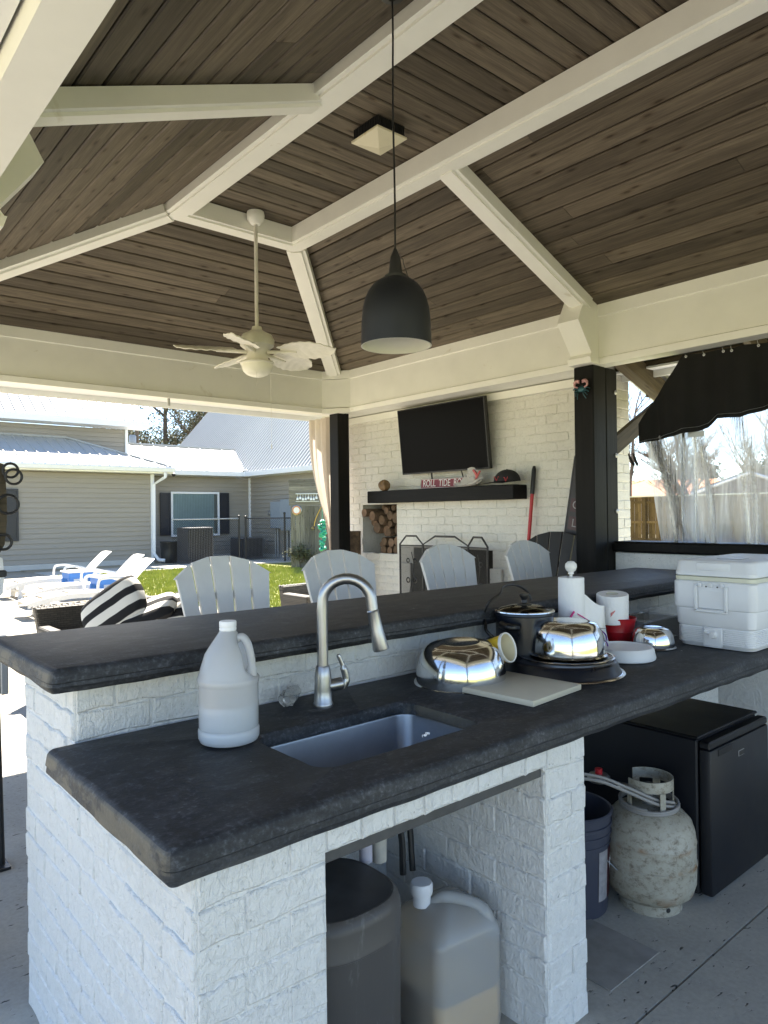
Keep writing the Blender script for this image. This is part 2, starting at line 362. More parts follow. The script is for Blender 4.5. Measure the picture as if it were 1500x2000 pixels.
# ------------------------------------------------------------------ geometry helpers
def W(o):
    m = o.matrix_basis.copy()
    return m if o.parent is None else W(o.parent) @ o.matrix_parent_inverse @ m
def link(o, parent=None, mw=None):
    COL.objects.link(o)
    if mw is not None: o.matrix_basis = mw
    if parent is not None:
        o.parent = parent; o.matrix_parent_inverse = W(parent).inverted()
    return o
def tag(o, label=None, cat=None, group=None, kind=None):
    if label: o['label'] = label
    if cat: o['category'] = cat
    if group: o['group'] = group
    if kind: o['kind'] = kind
    return o
def thing(name, label, cat, loc=(0, 0, 0), rz=0.0, group=None):
    o = bpy.data.objects.new(name, None); o.empty_display_size = .1; COL.objects.link(o)
    o.location = loc; o.rotation_euler = (0, 0, rz)
    o.matrix_basis = Matrix.Translation(loc) @ Matrix.Rotation(rz, 4, 'Z')
    return tag(o, label, cat, group)
def copy_tree(o, mw=None, label=None, parent=None):
    c = o.copy(); COL.objects.link(c)
    if parent is not None: c.parent = parent
    for ch in list(o.children): copy_tree(ch, None, None, c)
    if mw is not None: c.matrix_basis = mw
    if label: c['label'] = label
    return c

class B:
    def __init__(s): s.bm = bmesh.new()
    def box(s, lo, hi, ch=0.0, mw=None, seg=1):
        lo, hi = Vector(lo), Vector(hi); c = (lo+hi)/2; d = hi-lo
        m = Matrix.Translation(c) @ Matrix.Diagonal((d.x, d.y, d.z, 1))
        r = bmesh.ops.create_cube(s.bm, size=1.0, matrix=m); vs = r['verts']
        if ch > 0:
            es = list({e for v in vs for e in v.link_edges})
            rr = bmesh.ops.bevel(s.bm, geom=es, offset=ch, segments=seg, profile=.5, affect='EDGES'); vs = list({v for f in rr['faces'] for v in f.verts} | {v for v in vs if v.is_valid})
        if mw is not None: bmesh.ops.transform(s.bm, matrix=mw, verts=vs)
        return vs
    def grid(s, fn, nu, nv, closeu=False, closev=False):
        V = [[s.bm.verts.new(fn(i/(nu if closeu else nu), j/(nv if closev else nv))) for j in range(nv if closev else nv+1)] for i in range(nu if closeu else nu+1)]
        NU, NV = len(V), len(V[0])
        for i in range(nu):
            for j in range(nv):
                try: s.bm.faces.new((V[i][j], V[(i+1) % NU][j], V[(i+1) % NU][(j+1) % NV], V[i][(j+1) % NV]))
                except ValueError: pass
        return V
    def prism(s, pts, vec, close=True):
        vec = Vector(vec); a = [s.bm.verts.new(Vector(p)) for p in pts]; b = [s.bm.verts.new(Vector(p)+vec) for p in pts]; n = len(pts)
        for i in range(n): s.bm.faces.new((a[i], a[(i+1) % n], b[(i+1) % n], b[i]))
        if close: s.bm.faces.new(list(reversed(a))); s.bm.faces.new(b)
        return a+b
    def tube(s, pts, r, n=10, cap=True, closed=False):
        pts = [Vector(p) for p in pts]; N = len(pts); rs = r if isinstance(r, (list, tuple)) else [r]*N
        rings = []; up = None
        for i, p in enumerate(pts):
            if closed: d = (pts[(i+1) % N]-pts[i-1])
            else: d = (pts[min(i+1, N-1)]-pts[max(i-1, 0)])
            d.normalize()
            if up is None: up = Vector((0, 0, 1)) if abs(d.z) < .9 else Vector((1, 0, 0))
            x = d.cross(up)
            if x.length < 1e-4: x = d.cross(Vector((0, 1, 0)))
            x.normalize(); y = x.cross(d).normalized(); up = y
            rings.append([s.bm.verts.new(p+(x*math.cos(2*PI*k/n)+y*math.sin(2*PI*k/n))*rs[i]) for k in range(n)])
        for i in range(N if closed else N-1):
            a, b = rings[i], rings[(i+1) % N]
            for k in range(n): s.bm.faces.new((a[k], a[(k+1) % n], b[(k+1) % n], b[k]))
        if cap and not closed: s.bm.faces.new(rings[0]); s.bm.faces.new(list(reversed(rings[-1])))
        return rings
    def lathe(s, prof, c=(0, 0, 0), n=48, mw=None, capb=False, capt=False, sx=1, sy=1):
        c = Vector(c); rings = []
        for r, z in prof:
            rings.append([s.bm.verts.new((mw @ Vector((r*sx*math.cos(2*PI*k/n), r*sy*math.sin(2*PI*k/n), z)) if mw else Vector((c.x+r*sx*math.cos(2*PI*k/n), c.y+r*sy*math.sin(2*PI*k/n), c.z+z)))) for k in range(n)])
        for a, b in zip(rings, rings[1:]):
            for k in range(n): s.bm.faces.new((a[k], a[(k+1) % n], b[(k+1) % n], b[k]))
        if capb: s.bm.faces.new(list(reversed(rings[0])))
        if capt: s.bm.faces.new(rings[-1])
        return rings
    def solidify(s, t):
        bmesh.ops.recalc_face_normals(s.bm, faces=s.bm.faces)
        bmesh.ops.solidify(s.bm, geom=list(s.bm.faces), thickness=t)
    def jitter(s, a, sc=8):
        for v in s.bm.verts:
            n = mnoise.noise_vector(v.co*sc); v.co += n*a
    def mesh(s, name, smooth=False, recalc=True, ang=None):
        if recalc: bmesh.ops.recalc_face_normals(s.bm, faces=s.bm.faces)
        me = bpy.data.meshes.new(name); s.bm.to_mesh(me); s.bm.free()
        if smooth:
            me.polygons.foreach_set('use_smooth', [True]*len(me.polygons))
            me.set_sharp_from_angle(angle=ang if ang is not None else math.radians(40))
        return me
    def obj(s, name, mat, parent=None, smooth=False, origin=None, mw=None, **kw):
        if origin is not None:
            o3 = Vector(origin)
            for v in s.bm.verts: v.co -= o3
            mw = Matrix.Translation(o3)
        me = s.mesh(name, smooth); me.materials.append(M[mat] if isinstance(mat, str) else mat)
        o = bpy.data.objects.new(name, me); link(o, parent, mw)
        return tag(o, **kw)
def centre(s):
    c = Vector((0, 0, 0)); n = max(1, len(s.bm.verts))
    for v in s.bm.verts: c += v.co
    return c/n
def text(name, body, size, mat, mw, parent=None, ext=.0006, sx=1.0):
    cu = bpy.data.curves.new(name, 'FONT'); cu.body = body; cu.size = size; cu.extrude = ext; cu.align_x = 'CENTER'; cu.align_y = 'CENTER'
    tmp = bpy.data.objects.new('tmp', cu); COL.objects.link(tmp); dg = bpy.context.evaluated_depsgraph_get(); me = bpy.data.meshes.new_from_object(tmp.evaluated_get(dg)); bpy.data.objects.remove(tmp)
    me.materials.clear(); me.materials.append(M[mat]); o = bpy.data.objects.new(name, me); link(o, parent, mw @ Matrix.Diagonal((sx, 1, 1, 1))); return o
def frame(o, x, y):   # matrix with local x,y axes given, z = x cross y
    x = Vector(x).normalized(); y = Vector(y); z = x.cross(y).normalized(); y = z.cross(x)
    return Matrix(((x.x, y.x, z.x, o[0]), (x.y, y.y, z.y, o[1]), (x.z, y.z, z.z, o[2]), (0, 0, 0, 1)))
def catmull(P, n=8):
    P = [Vector(p) for p in P]; out = []
    Q = [P[0]*2-P[1]]+P+[P[-1]*2-P[-2]]
    for i in range(1, len(Q)-2):
        for k in range(n):
            t = k/n; a, b, c, d = Q[i-1], Q[i], Q[i+1], Q[i+2]
            out.append(.5*((2*b)+(c-a)*t+(2*a-5*b+4*c-d)*t*t+(3*b-a-3*c+d)*t**3))
    out.append(P[-1]); return out
M['fanmetal'] = plain('beige_fan_metal', (.74, .71, .62), .45, .0, var=.1)
M['fanblade'] = plain('whitewashed_fan_blade', (.80, .77, .68), .6, var=.08, vs=20)
M['bagtie'] = plain('red_bag_tie', (.55, .12, .12), .5, var=.1)
M['whitecap'] = plain('white_cap', (.82, .83, .85), .4, var=.02)
M['redfaint'] = plain('faint_red_print', (.70, .25, .25), .8, var=.3, vs=60)
M['pvc2'] = plain('pale_wrapped_pipe', (.55, .52, .46), .6, var=.1, vs=20, bs=.4, bscale=60)
M['bucketgrey'] = plain('blue_grey_bucket', (.045, .05, .075), .45, var=.06)
M['hatch'] = plain('floor_hatch_concrete', (.26, .25, .235), .85, var=.2, vs=12)
M['lintel'] = plain('dark_grey_steel_lintel', (.07, .07, .07), .6, var=.2, vs=20)
# ================================================================== SETTING
def sheet(name, pts, z, mat, parent=None):
    b = B(); vs = [b.bm.verts.new((x, y, z)) for x, y in pts]; b.bm.faces.new(vs)
    return tag(b.obj(name, mat), kind='structure')
sheet('ground', [(-400, -400), (500, -400), (500, 500), (-400, 500)], -.03, 'earth')
sheet('lawn', [(-60, 18.9), (-60, -60), (25.2, -60), (25.2, 30), (11.0, 30), (11.0, 18.9)], -.012, 'lawn')
b = B(); b.box((-9, 6.35, -.2), (5.25, 21.2, -.002)); b.box((-9, -9, -.2), (-.6, 6.345, -.002)); tag(b.obj('pool_deck', 'deck'), kind='structure')
b = B(); b.box((-.595, 1.104, -.2), (7.4, 6.345, 0.0)); tag(b.obj('patio', 'patio'), kind='structure')
b = B(); b.box((-.595, -4.5, -.2), (7.4, 1.096, 0.0)); tag(b.obj('patio', 'patio'), kind='structure')
b = B(); b.box((-.595, 1.096, -.2), (7.4, 1.104, -.012)); tag(b.obj('patio', 'patio'), kind='structure')
b = B(); b.box((5.255, 18.95, -.1), (13.15, 20.6, .012)); tag(b.obj('path', 'walk'), kind='structure')
b = B(); b.box((5.253, 20.605, -.1), (13.15, 22.95, -.004)); tag(b.obj('gravel_bed', 'earth'), kind='structure')
# grass blades
rg = random.Random(3); V, Fc = [], []
for i in range(46000):
    x = rg.uniform(5.3, 11.0); y = rg.uniform(7.0, 18.85)
    if y > 6.9 and x < 5.3: continue
    a = rg.uniform(0, 2*PI); h = rg.uniform(.03, .085); w_ = rg.uniform(.006, .014); k = len(V); lx, ly = rg.uniform(-.03, .03), rg.uniform(-.03, .03)
    V += [(x-w_*math.cos(a), y-w_*math.sin(a), -.012), (x+w_*math.cos(a), y+w_*math.sin(a), -.012), (x+lx, y+ly, h)]; Fc.append((k, k+1, k+2))
me = bpy.data.meshes.new('grass'); me.from_pydata(V, [], Fc); me.materials.append(M['grass']); o = bpy.data.objects.new('grass', me); COL.objects.link(o); tag(o, 'short bright green lawn beyond the deck', kind='stuff')

# ================================================================== PAVILION
XE, XW, YN, YS = 4.25, 0.50, 5.69, -0.60
TE, TW, TN, TS = 2.84, 1.83, 4.24, 0.80          # outer edges of the ceiling tray
ZB, ZT, ZR = 2.46, 2.865, 3.385
pav = thing('pavilion', 'large open pavilion with dark board ceiling, cream beams and hipped roof', 'pavilion', (2.375, 2.55, 0))
def part(name, bld, mat, parent=pav, **kw): return bld.obj(name, mat, parent, **kw)

# ceiling boards ---------------------------------------------------
rb = random.Random(11)
def board(poly3, u, v, parent, mat='ceil', th=.014, name='board', gap=.0045, bev=.0055):
    """poly3: 4 world corners u0v0,u1v0,u1v1,u0v1 ; u along board, v across; visible side = -n"""
    o3 = (poly3[0]+poly3[1]+poly3[2]+poly3[3])/4
    m = frame(o3, u, v); mi = m.inverted(); P = [mi @ p for p in poly3]
    z = 0; out = []
    def ring(dy, zz):
        r = []
        for i, p in enumerate(P): r.append((p.x, p.y+(dy if i < 2 else -dy), zz))
        return r
    bm = bmesh.new(); R = [[bm.verts.new(p) for p in ring(gap, -th if SIGN < 0 else th)], [bm.verts.new(p) for p in ring(gap, bev*SIGN)], [bm.verts.new(p) for p in ring(gap+bev, 0)]]
    for a, c in zip(R, R[1:]):
        for k in range(4): bm.faces.new((a[k], a[(k+1) % 4], c[(k+1) % 4], c[k]))
    bm.faces.new(R[-1]); bmesh.ops.recalc_face_normals(bm, faces=bm.faces)
    me = bpy.data.meshes.new(name); bm.to_mesh(me); bm.free(); me.materials.append(M[mat])
    o = bpy.data.objects.new(name, me); link(o, parent, m); return o
SIGN = 1
def slope(e0, e1, t0, t1, ncourse, parent, joints=3.6, vmin=0.0):
    """eave corners e0,e1 and top corners t0,t1 (world)"""
    e0, e1, t0, t1 = map(Vector, (e0, e1, t0, t1)); u = (e1-e0).normalized()
    base = (t0-e0); vdir = (base-u*base.dot(u)).normalized()
    global SIGN
    n = u.cross(vdir); SIGN = 1 if n.z > 0 else -1
    for k in range(ncourse):
        f0, f1 = k/ncourse, (k+1)/ncourse
        a0, a1 = e0.lerp(t0, f0), e0.lerp(t0, f1); b0, b1 = e1.lerp(t1, f0), e1.lerp(t1, f1)
        L = (b0-a0).length; cuts = [0]; s = rb.uniform(.5, joints)
        while s < L-.5: cuts.append(s); s += rb.uniform(joints*.7, joints*1.2)
        cuts.append(L)
        for i in range(len(cuts)-1):
            lo0 = a0 if i == 0 else a0+u*(cuts[i]+.001); lo1 = a1 if i == 0 else a1+u*(cuts[i]+.001-(a1-a0).dot(u))
            hi0 = b0 if i == len(cuts)-2 else a0+u*(cuts[i+1]-.001); hi1 = b1 if i == len(cuts)-2 else a1+u*(cuts[i+1]-.001-(a1-a0).dot(u))
            if (hi1-lo1).dot(u) < .05 or (hi0-lo0).dot(u) < .05: continue
            board([lo0, hi0, hi1, lo1], u, vdir, parent)
ceil_ = thing('board_ceiling', None, None); ceil_.parent = pav; ceil_.matrix_parent_inverse = W(pav).inverted()
EC = [Vector((XE, YN, ZT)), Vector((XE, YS, ZT)), Vector((XW, YS, ZT)), Vector((XW, YN, ZT))]
TC = [Vector((TE, TN, ZR)), Vector((TE, TS, ZR)), Vector((TW, TS, ZR)), Vector((TW, TN, ZR))]
slope(EC[0], EC[1], TC[0], TC[1], 13, ceil_)      # east
slope(EC[3], EC[0], TC[3], TC[0], 13, ceil_)      # north
slope(EC[2], EC[3], TC[2], TC[3], 13, ceil_)      # west
slope(EC[1], EC[2], TC[1], TC[2], 13, ceil_)      # south
# tray boards, along X
ny = 29; y0, y1 = TS+.02, TN-.02
SIGN = 1
for k in range(ny):
    a, c = y0+(y1-y0)*k/ny, y0+(y1-y0)*(k+1)/ny
    board([Vector((TW+.02, a, 3.445)), Vector((TE-.02, a, 3.445)), Vector((TE-.02, c, 3.445)), Vector((TW+.02, c, 3.445))], (1, 0, 0), (0, 1, 0), ceil_)
# roof shell above
def quad(b, *p): b.bm.faces.new([b.bm.verts.new(q) for q in p])
OE, OW, ON, OS = 5.0, -.18, 6.28, -1.2
b = B(); up = Vector((0, 0, .035))
for i in range(4): quad(b, EC[i]+up*.7, EC[(i+1) % 4]+up*.7, TC[(i+1) % 4]+up, TC[i]+up)
quad(b, *[Vector((c.x, c.y, 3.475)) for c in TC])
part('roof_backing', b, 'darkgap')
b = B()
zo, zi = 2.60, 2.56
outer = [Vector((OE, ON, 2.62)), Vector((OE, OS, 2.62)), Vector((OW, OS, 2.62)), Vector((OW, ON, 2.62))]
rid = [Vector((2.375, 4.0, 3.75)), Vector((2.375, 1.1, 3.75))]
quad(b, outer[0], outer[1], rid[1], rid[0]); quad(b, outer[1], outer[2], rid[1]); quad(b, outer[2], outer[3], rid[0], rid[1]); quad(b, outer[3], outer[0], rid[0])
part('roof_covering', b, 'metalroof')
b = B()
b.box((OW, 5.825, 2.52), (OE, ON, 2.535)); b.box((OW, OS, 2.52), (.385, 5.82, 2.535)); b.box((4.90, OS, 2.52), (OE, 5.82, 2.535)); b.box((.39, OS, 2.52), (4.895, -.74, 2.535))
part('soffit', b, 'soffit')
b = B(); b.box((OW-.02, OS-.02, 2.47), (OW, ON+.02, 2.63)); b.box((OE, OS-.02, 2.47), (OE+.02, ON+.02, 2.63)); b.box((OW, ON, 2.47), (OE, ON+.02, 2.63)); b.box((OW, OS-.02, 2.47), (OE, OS, 2.63))
part('fascia', b, 'soffit')
# beams
def beam(p0, p1, inn, th=.12):
    """inner face line p0->p1, inn = unit vector pointing inward"""
    p0, p1, inn = Vector(p0), Vector(p1), Vector(inn); d = (p1-p0)
    prof = [(0.004, 2.462), (.012, 2.505), (0, 2.512), (0, 2.785), (.009, 2.79), (.009, 2.872), (-th, 2.872), (-th, 2.462)]
    b = B(); b.prism([p0+inn*s+Vector((0, 0, z)) for s, z in prof], d); return b
part('beam', beam((XE, YS, 0), (XE, YN, 0), (-1, 0, 0)), 'trim')
part('beam', beam((XW, YN, 0), (XE, YN, 0), (0, -1, 0)), 'trim')
part('beam', beam((XW, YS, 0), (XW, YN, 0), (1, 0, 0), .105), 'trim')
part('beam', beam((XW, YS, 0), (XE, YS, 0), (0, 1, 0)), 'trim')
# corner gusset (north east) with trims
def gusset(a, c, corner):
    a, c, k = Vector(a), Vector(c), Vector(corner); n = Vector((a.y-c.y, c.x-a.x, 0)).normalized()
    if (k-a).dot(n) > 0: n = -n
    b = B()
    for off, z0, z1 in ((.0, 2.512, 2.785), (.011, 2.457, 2.505), (.009, 2.79, 2.868)):
        b.prism([a+n*off+Vector((0, 0, z0)), c+n*off+Vector((0, 0, z0)), k+Vector((.002, .002, z0))], (0, 0, z1-z0))
    return b
part('corner_gusset', gusset((4.08, 5.69, 0), (4.25, 5.46, 0), (4.25, 5.69, 0)), 'trim')
part('corner_gusset', gusset((.5, 5.46, 0), (.67, 5.69, 0), (.5, 5.69, 0)), 'trim')
# rafters and tray trim: stepped profile members
def member(p0, p1, w=.135, d=.075, lip=.028, step=.014, top=.01):
    p0, p1 = Vector(p0), Vector(p1); ax = (p1-p0).normalized(); side = ax.cross(Vector((0, 0, 1))).normalized(); upv = side.cross(ax)
    pr = [(-w/2, top), (-w/2, -d+step), (-w/2+lip, -d+step), (-w/2+lip, -d), (w/2-lip, -d), (w/2-lip, -d+step), (w/2, -d+step), (w/2, top)]
    b = B(); b.prism([p0+side*s+upv*z for s, z in pr], p1-p0); return b
part('hip_rafter', member(EC[0]+Vector((-.10, -.10, .02)), TC[0]+Vector((-.03, -.03, .0))), 'trim')
part('hip_rafter', member(EC[3]+Vector((.10, -.10, .02)), TC[3]+Vector((.03, -.03, .0))), 'trim')
part('hip_rafter', member(EC[1]+Vector((-.10, .10, .02)), TC[1]+Vector((-.03, .03, .0))), 'trim')
part('hip_rafter', member(EC[2]+Vector((.10, .10, .02)), TC[2]+Vector((.03, .03, .0))), 'trim')
YM = 2.71
part('rafter', member((4.16, YM+.06, ZT+.02), (TE-.03, YM, ZR-.002)), 'trim')
part('rafter', member((.60, YM-.06, ZT+.02), (TW+.03, YM-.06, ZR-.002)), 'trim')
def tray(p0, p1, inn, m0, m1):
    # profile in (inward offset, z); mitred by m0/m1
    p0, p1, inn = Vector(p0), Vector(p1), Vector(inn); d = (p1-p0).normalized()
    pr = [(0, 3.39), (0, 3.335), (.024, 3.335), (.024, 3.322), (.118, 3.322), (.118, 3.334), (.142, 3.334), (.142, 3.44), (.13, 3.44), (.13, 3.39)]
    b = B(); A = [b.bm.verts.new(p0+inn*s+d*s*m0+Vector((0, 0, z))) for s, z in pr]; C = [b.bm.verts.new(p1+inn*s-d*s*m1+Vector((0, 0, z))) for s, z in pr]; n = len(pr)
    for i in range(n): b.bm.faces.new((A[i], A[(i+1) % n], C[(i+1) % n], C[i]))
    b.bm.faces.new(A); b.bm.faces.new(list(reversed(C))); return b
part('tray_trim', tray((TE, TS, 0), (TE, TN, 0), (-1, 0, 0), 1, 1), 'trim')
part('tray_trim', tray((TW, TS, 0), (TW, TN, 0), (1, 0, 0), 1, 1), 'trim')
part('tray_trim', tray((TW, TN, 0), (TE, TN, 0), (0, -1, 0), 1, 1), 'trim')
part('tray_trim', tray((TW, TS, 0), (TE, TS, 0), (0, 1, 0), 1, 1), 'trim')
# corbels at the middle posts
def corbel(sgn, xf, yc):
    pr = [(0.0, 2.470), (.10, 2.475), (.105, 2.51), (.085, 2.535), (.235, 2.735), (.165, 2.865), (.150, 2.895), (0, 2.90)]
    b = B(); w_ = .165
    b.prism([(xf+sgn*s, yc-w_/2, z) for s, z in pr], (0, w_, 0))
    b.prism([(xf+sgn*s, yc-w_/2-.008, z) for s, z in ((0, 2.462), (.10, 2.468), (.113, 2.507), (0, 2.507))], (0, w_+.016, 0))
    return b
part('corbel', corbel(-1, XE, 2.80), 'trim'); part('corbel', corbel(1, XW, 2.78), 'trim')
b = B(); b.lathe([(.018, .0), (.02, .012), (.012, .03), (.0, .034)], n=16, mw=Matrix.Translation((4.10, 2.80, 2.79)) @ Matrix.Rotation(PI*.75, 4, 'Y')); part('bolt_cap', b, 'gutter')
# posts
def post(x0, y0, x1, y1, z1=2.462, ch=.006):
    b = B(); b.box((x0, y0, 0), (x1, y1, z1), ch); m = centre(b); return b.obj('post', 'darkwood', pav, mw=None)
def vpost(x0, y0, x1, y1, z1=2.462):
    b = B(); hx, hy = (x1-x0)/2, (y1-y0)/2
    b.box((-z1/2, -hx, -hy), (z1/2, hx, hy), .006)
    m = frame(((x0+x1)/2, (y0+y1)/2, z1/2), (0, 0, 1), (1, 0, 0)); return b.obj('post', 'darkwood', pav, mw=m)
vpost(4.17, 5.56, 4.31, 5.70); vpost(4.20, 2.73, 4.35, 2.885); p_out = vpost(4.362, 2.735, 4.50, 2.88)
vpost(.385, 2.72, .50, 2.86); vpost(.385, 5.56, .50, 5.70); vpost(4.22, -.62, 4.36, -.48); vpost(.385, -.62, .50, -.48)
for z in (2.30, 1.86, 1.47):
    b = B(); b.lathe([(.0, -.004), (.016, -.003), (.016, .004), (.009, .010), (.0, .011)], n=14, mw=Matrix.Translation((4.478, 2.735, z)) @ Matrix.Rotation(PI/2, 4, 'X')); b.obj('bolt', 'galv', p_out, smooth=True)
# low rail wall on the east side with dark cap
rail = thing('half_wall', 'low white brick half wall with black cap right of the double post', 'low wall', (4.5, 1.0, 0))
b = B(); b.box((4.44, -.6, 0), (4.58, 2.728, 1.185), .004); b.obj('wall', 'brick', rail)
b = B(); b.box((4.40, -.6, 1.19), (4.66, 2.728, 1.262), .012); b.obj('cap', 'darkwood', rail)
# lean-to beyond the east posts
lean = thing('lean_to', 'brown timber lean-to with corrugated metal roof outside the east posts', 'lean-to', (5.6, 1.4, 0))
def timber(p0, p1, w, d, name, parent, mat='brownwood'):
    p0, p1 = Vector(p0), Vector(p1); L = (p1-p0).length; m = frame((p0+p1)/2, p1-p0, (p1-p0).cross(Vector((0, 0, 1))))
    b = B(); b.box((-L/2, -w/2, -d/2), (L/2, w/2, d/2), .004); return b.obj(name, mat, parent, mw=m)
for y in (2.78, 1.9, 1.0, .1): timber((4.52, y, 2.615), (5.52, y, 2.27), .045 if y < 2.7 else .09, .14, 'rafter', lean)
for i in range(2): timber((4.95+i*.45, -.4, 2.56-i*.155), (4.95+i*.45, 3.0, 2.56-i*.155), .085, .036, 'purlin', lean)
timber((4.50, 2.80, 1.905), (5.15, 2.80, 2.245), .04, .125, 'knee_brace', lean)
b = B()
def corr(i, j):
    y = -.45+3.5*i; x = 4.6+1.05*j; return (x, y, 2.705-(x-4.6)*.343+.009*math.sin(y*2*PI/.076))
b.grid(corr, 280, 6); b.obj('corrugated_roof', 'galv', lean, smooth=True)

# ================================================================== BRICKWORK
rk = random.Random(5); GAP = .0045
def brick_mesh(i):
    b = B(); b.box((-.5, -.5, -.5), (.5, .5, .5)); es = [e for e in b.bm.edges]
    b2 = B(); nx, nz = 5, 3
    US, VS = [0, .025, .33, .66, .975, 1], [0, .07, .93, 1]
    def f(u, v):
        u = US[int(u*5+.5)]; v = VS[int(v*3+.5)]; x, z = u-.5, v-.5; e = min(u, 1-u, v, 1-v)
        y = -.5+(.12 if e < 1e-6 else 0)+mnoise.noise(Vector((x*3+i*9, z*2, i)))*.09
        return (x*(1-.02*(e < 1e-6))+mnoise.noise(Vector((z*4, i*3, x)))*.03, y, z+mnoise.noise(Vector((x*5, i*5, z)))*.10)
    b.bm.free(); b2.grid(f, nx, nz)
    # skirt backwards
    be = [e for e in b2.bm.edges if len(e.link_faces) == 1]; r = bmesh.ops.extrude_edge_only(b2.bm, edges=be)
    for v in r['geom']:
        if isinstance(v, bmesh.types.BMVert): v.co.y = .5
    me = b2.mesh('brick', True, ang=math.radians(55)); me.materials.append(M['brick']); return me
BR = [brick_mesh(i) for i in range(9)]
BRC = []
for me in BR: m2 = me.copy(); m2.materials.clear(); m2.materials.append(M['brick_cream']); BRC.append(m2)
def bricks(parent, o, u, n, wdt, hgt, bl=.2, ch=.072, depth=.03, proud=.007, z0=0, holes=(), cream=False, soldier=False, limit=300, count=[0], off=0.0, order=None, jit=1.0):
    """face starting at o, width along u, outward normal n; bricks are separate parts of parent"""
    u = Vector(u); n = Vector(n); o = Vector(o); zax = Vector((0, 0, 1)); R = Matrix(((u.x, -n.x, 0), (u.y, -n.y, 0), (u.z, -n.z, 1)))
    nc = max(1, round(hgt/ch)); chh = hgt/nc; out = []; rest = []
    for r in range(nc):
        x = -(bl/2 if (r % 2) else 0)-off
        while x < wdt-1e-4:
            L = bl; a, c = max(0, x), min(wdt, x+L); x += L
            if c-a < .035: continue
            zc = o.z+(r+.5)*chh; cx = (a+c)/2
            if any(h[0] < cx < h[1] and h[2] < zc < h[3] for h in holes): continue
            for h in holes:
                if h[2] < zc < h[3]:
                    if a < h[0] < c: c = h[0]
                    if a < h[1] < c: a = h[1]
            if c-a < .03: continue
            out.append(((a+c)/2, zc, c-a-GAP, chh-GAP))
    me = BRC if cream else BR; objs = []
    if order: out.sort(key=order)
    jb = B() if len(out) > limit else None
    for i, (cx, zc, l, h) in enumerate(out):
        p = proud+rk.uniform(-.0025, .003)*jit
        pos = o+u*cx+n*(p-depth/2); pos.z = zc
        m = Matrix.Translation(pos) @ R.to_4x4() @ Matrix.Rotation(rk.uniform(-.012, .012)*jit, 4, 'Y') @ Matrix.Diagonal((l, depth, h, 1))
        src = rk.choice(me)
        if i < limit:
            ob = bpy.data.objects.new('brick', src); link(ob, parent, m)
        else:
            t_ = bmesh.new(); t_.from_mesh(src); t_.transform(m); tm = bpy.data.meshes.new('t'); t_.to_mesh(tm); t_.free(); jb.bm.from_mesh(tm); bpy.data.meshes.remove(tm)
    if jb is not None and len(out) > limit:
        ob = jb.obj('brick_courses', 'brick_cream' if cream else 'brick', parent, smooth=True, kind='stuff')

def rough_core(boxes, name, parent, mat='brick', sub=.05, amp=.002):
    b = B()
    for lo, hi in boxes: b.box(lo, hi)
    return b.obj(name, mat, parent)

# fireplace wall ----------------------------------------------------
fw = thing('fireplace_wall', 'white painted brick fireplace wall with a log niche at its left', 'brick wall', (4.8, 4.2, 0))
WX = 4.6; holes = [(5.195, 5.725, 1.062, 1.566), (3.98, 4.96, -1, 1.15)]
rough_core([((4.6, 3.0, 0), (5.1, 3.98, 2.95)), ((4.6, 4.96, 0), (5.1, 5.195, 2.95)), ((4.6, 5.725, 0), (5.1, 6.1, 2.95)), ((4.601, 5.195, 0), (5.1, 5.725, 1.062)), ((4.601, 5.195, 1.566), (5.1, 5.725, 2.95)), ((4.602, 3.98, 1.15), (5.1, 4.96, 2.95)), ((5.0, 5.19, 1.0), (5.09, 5.73, 1.6))], 'wall', fw, 'brick_cream')
rough_core([((5.05, 3.9, 0), (5.09, 5.0, 1.2))], 'firebox', fw, 'soot')
bricks(fw, (4.6, 3.0, 0.0), (0, 1, 0), (-1, 0, 0), 3.10, 2.95, bl=.205, ch=.072, proud=.0035, holes=[(h[0]-3.0, h[1]-3.0, h[2], h[3]) for h in holes], cream=True, limit=296, order=lambda q: (0 if q[1] > 1.0 and q[0] < 3.1 and q[1] < 2.5 else 1, abs(q[1]-1.75)+abs(q[0]-1.0)))
bricks(fw, (4.6, 3.0, 1.2), (1, 0, 0), (0, -1, 0), .5, 1.7, bl=.205, ch=.072, proud=.0035, cream=True)
b = B(); b.box((4.53, 3.0, 2.40), (4.598, 6.1, 2.46)); b.box((4.37, 2.9, 2.47), (4.6, 6.1, 2.50)); b.obj('top_trim', 'trim', fw)
b = B(); b.box((4.555, 3.86, 0), (4.585, 3.98, 1.0), .004); b.box((4.555, 4.96, 0), (4.585, 5.08, 1.0), .004); b.obj('surround', 'brick_cream', fw)
# mantel
man = thing('mantel_shelf', 'long black timber mantel shelf under the television', 'mantel', (4.5, 4.5, 1.574))
m = frame((4.5, 4.51, 1.634), (0, 1, 0), (1, 0, 0)); b = B(); b.box((-.91, -.088, -.058), (.91, .088, .058), .006); b.obj('shelf', 'darkwood', man, mw=m)

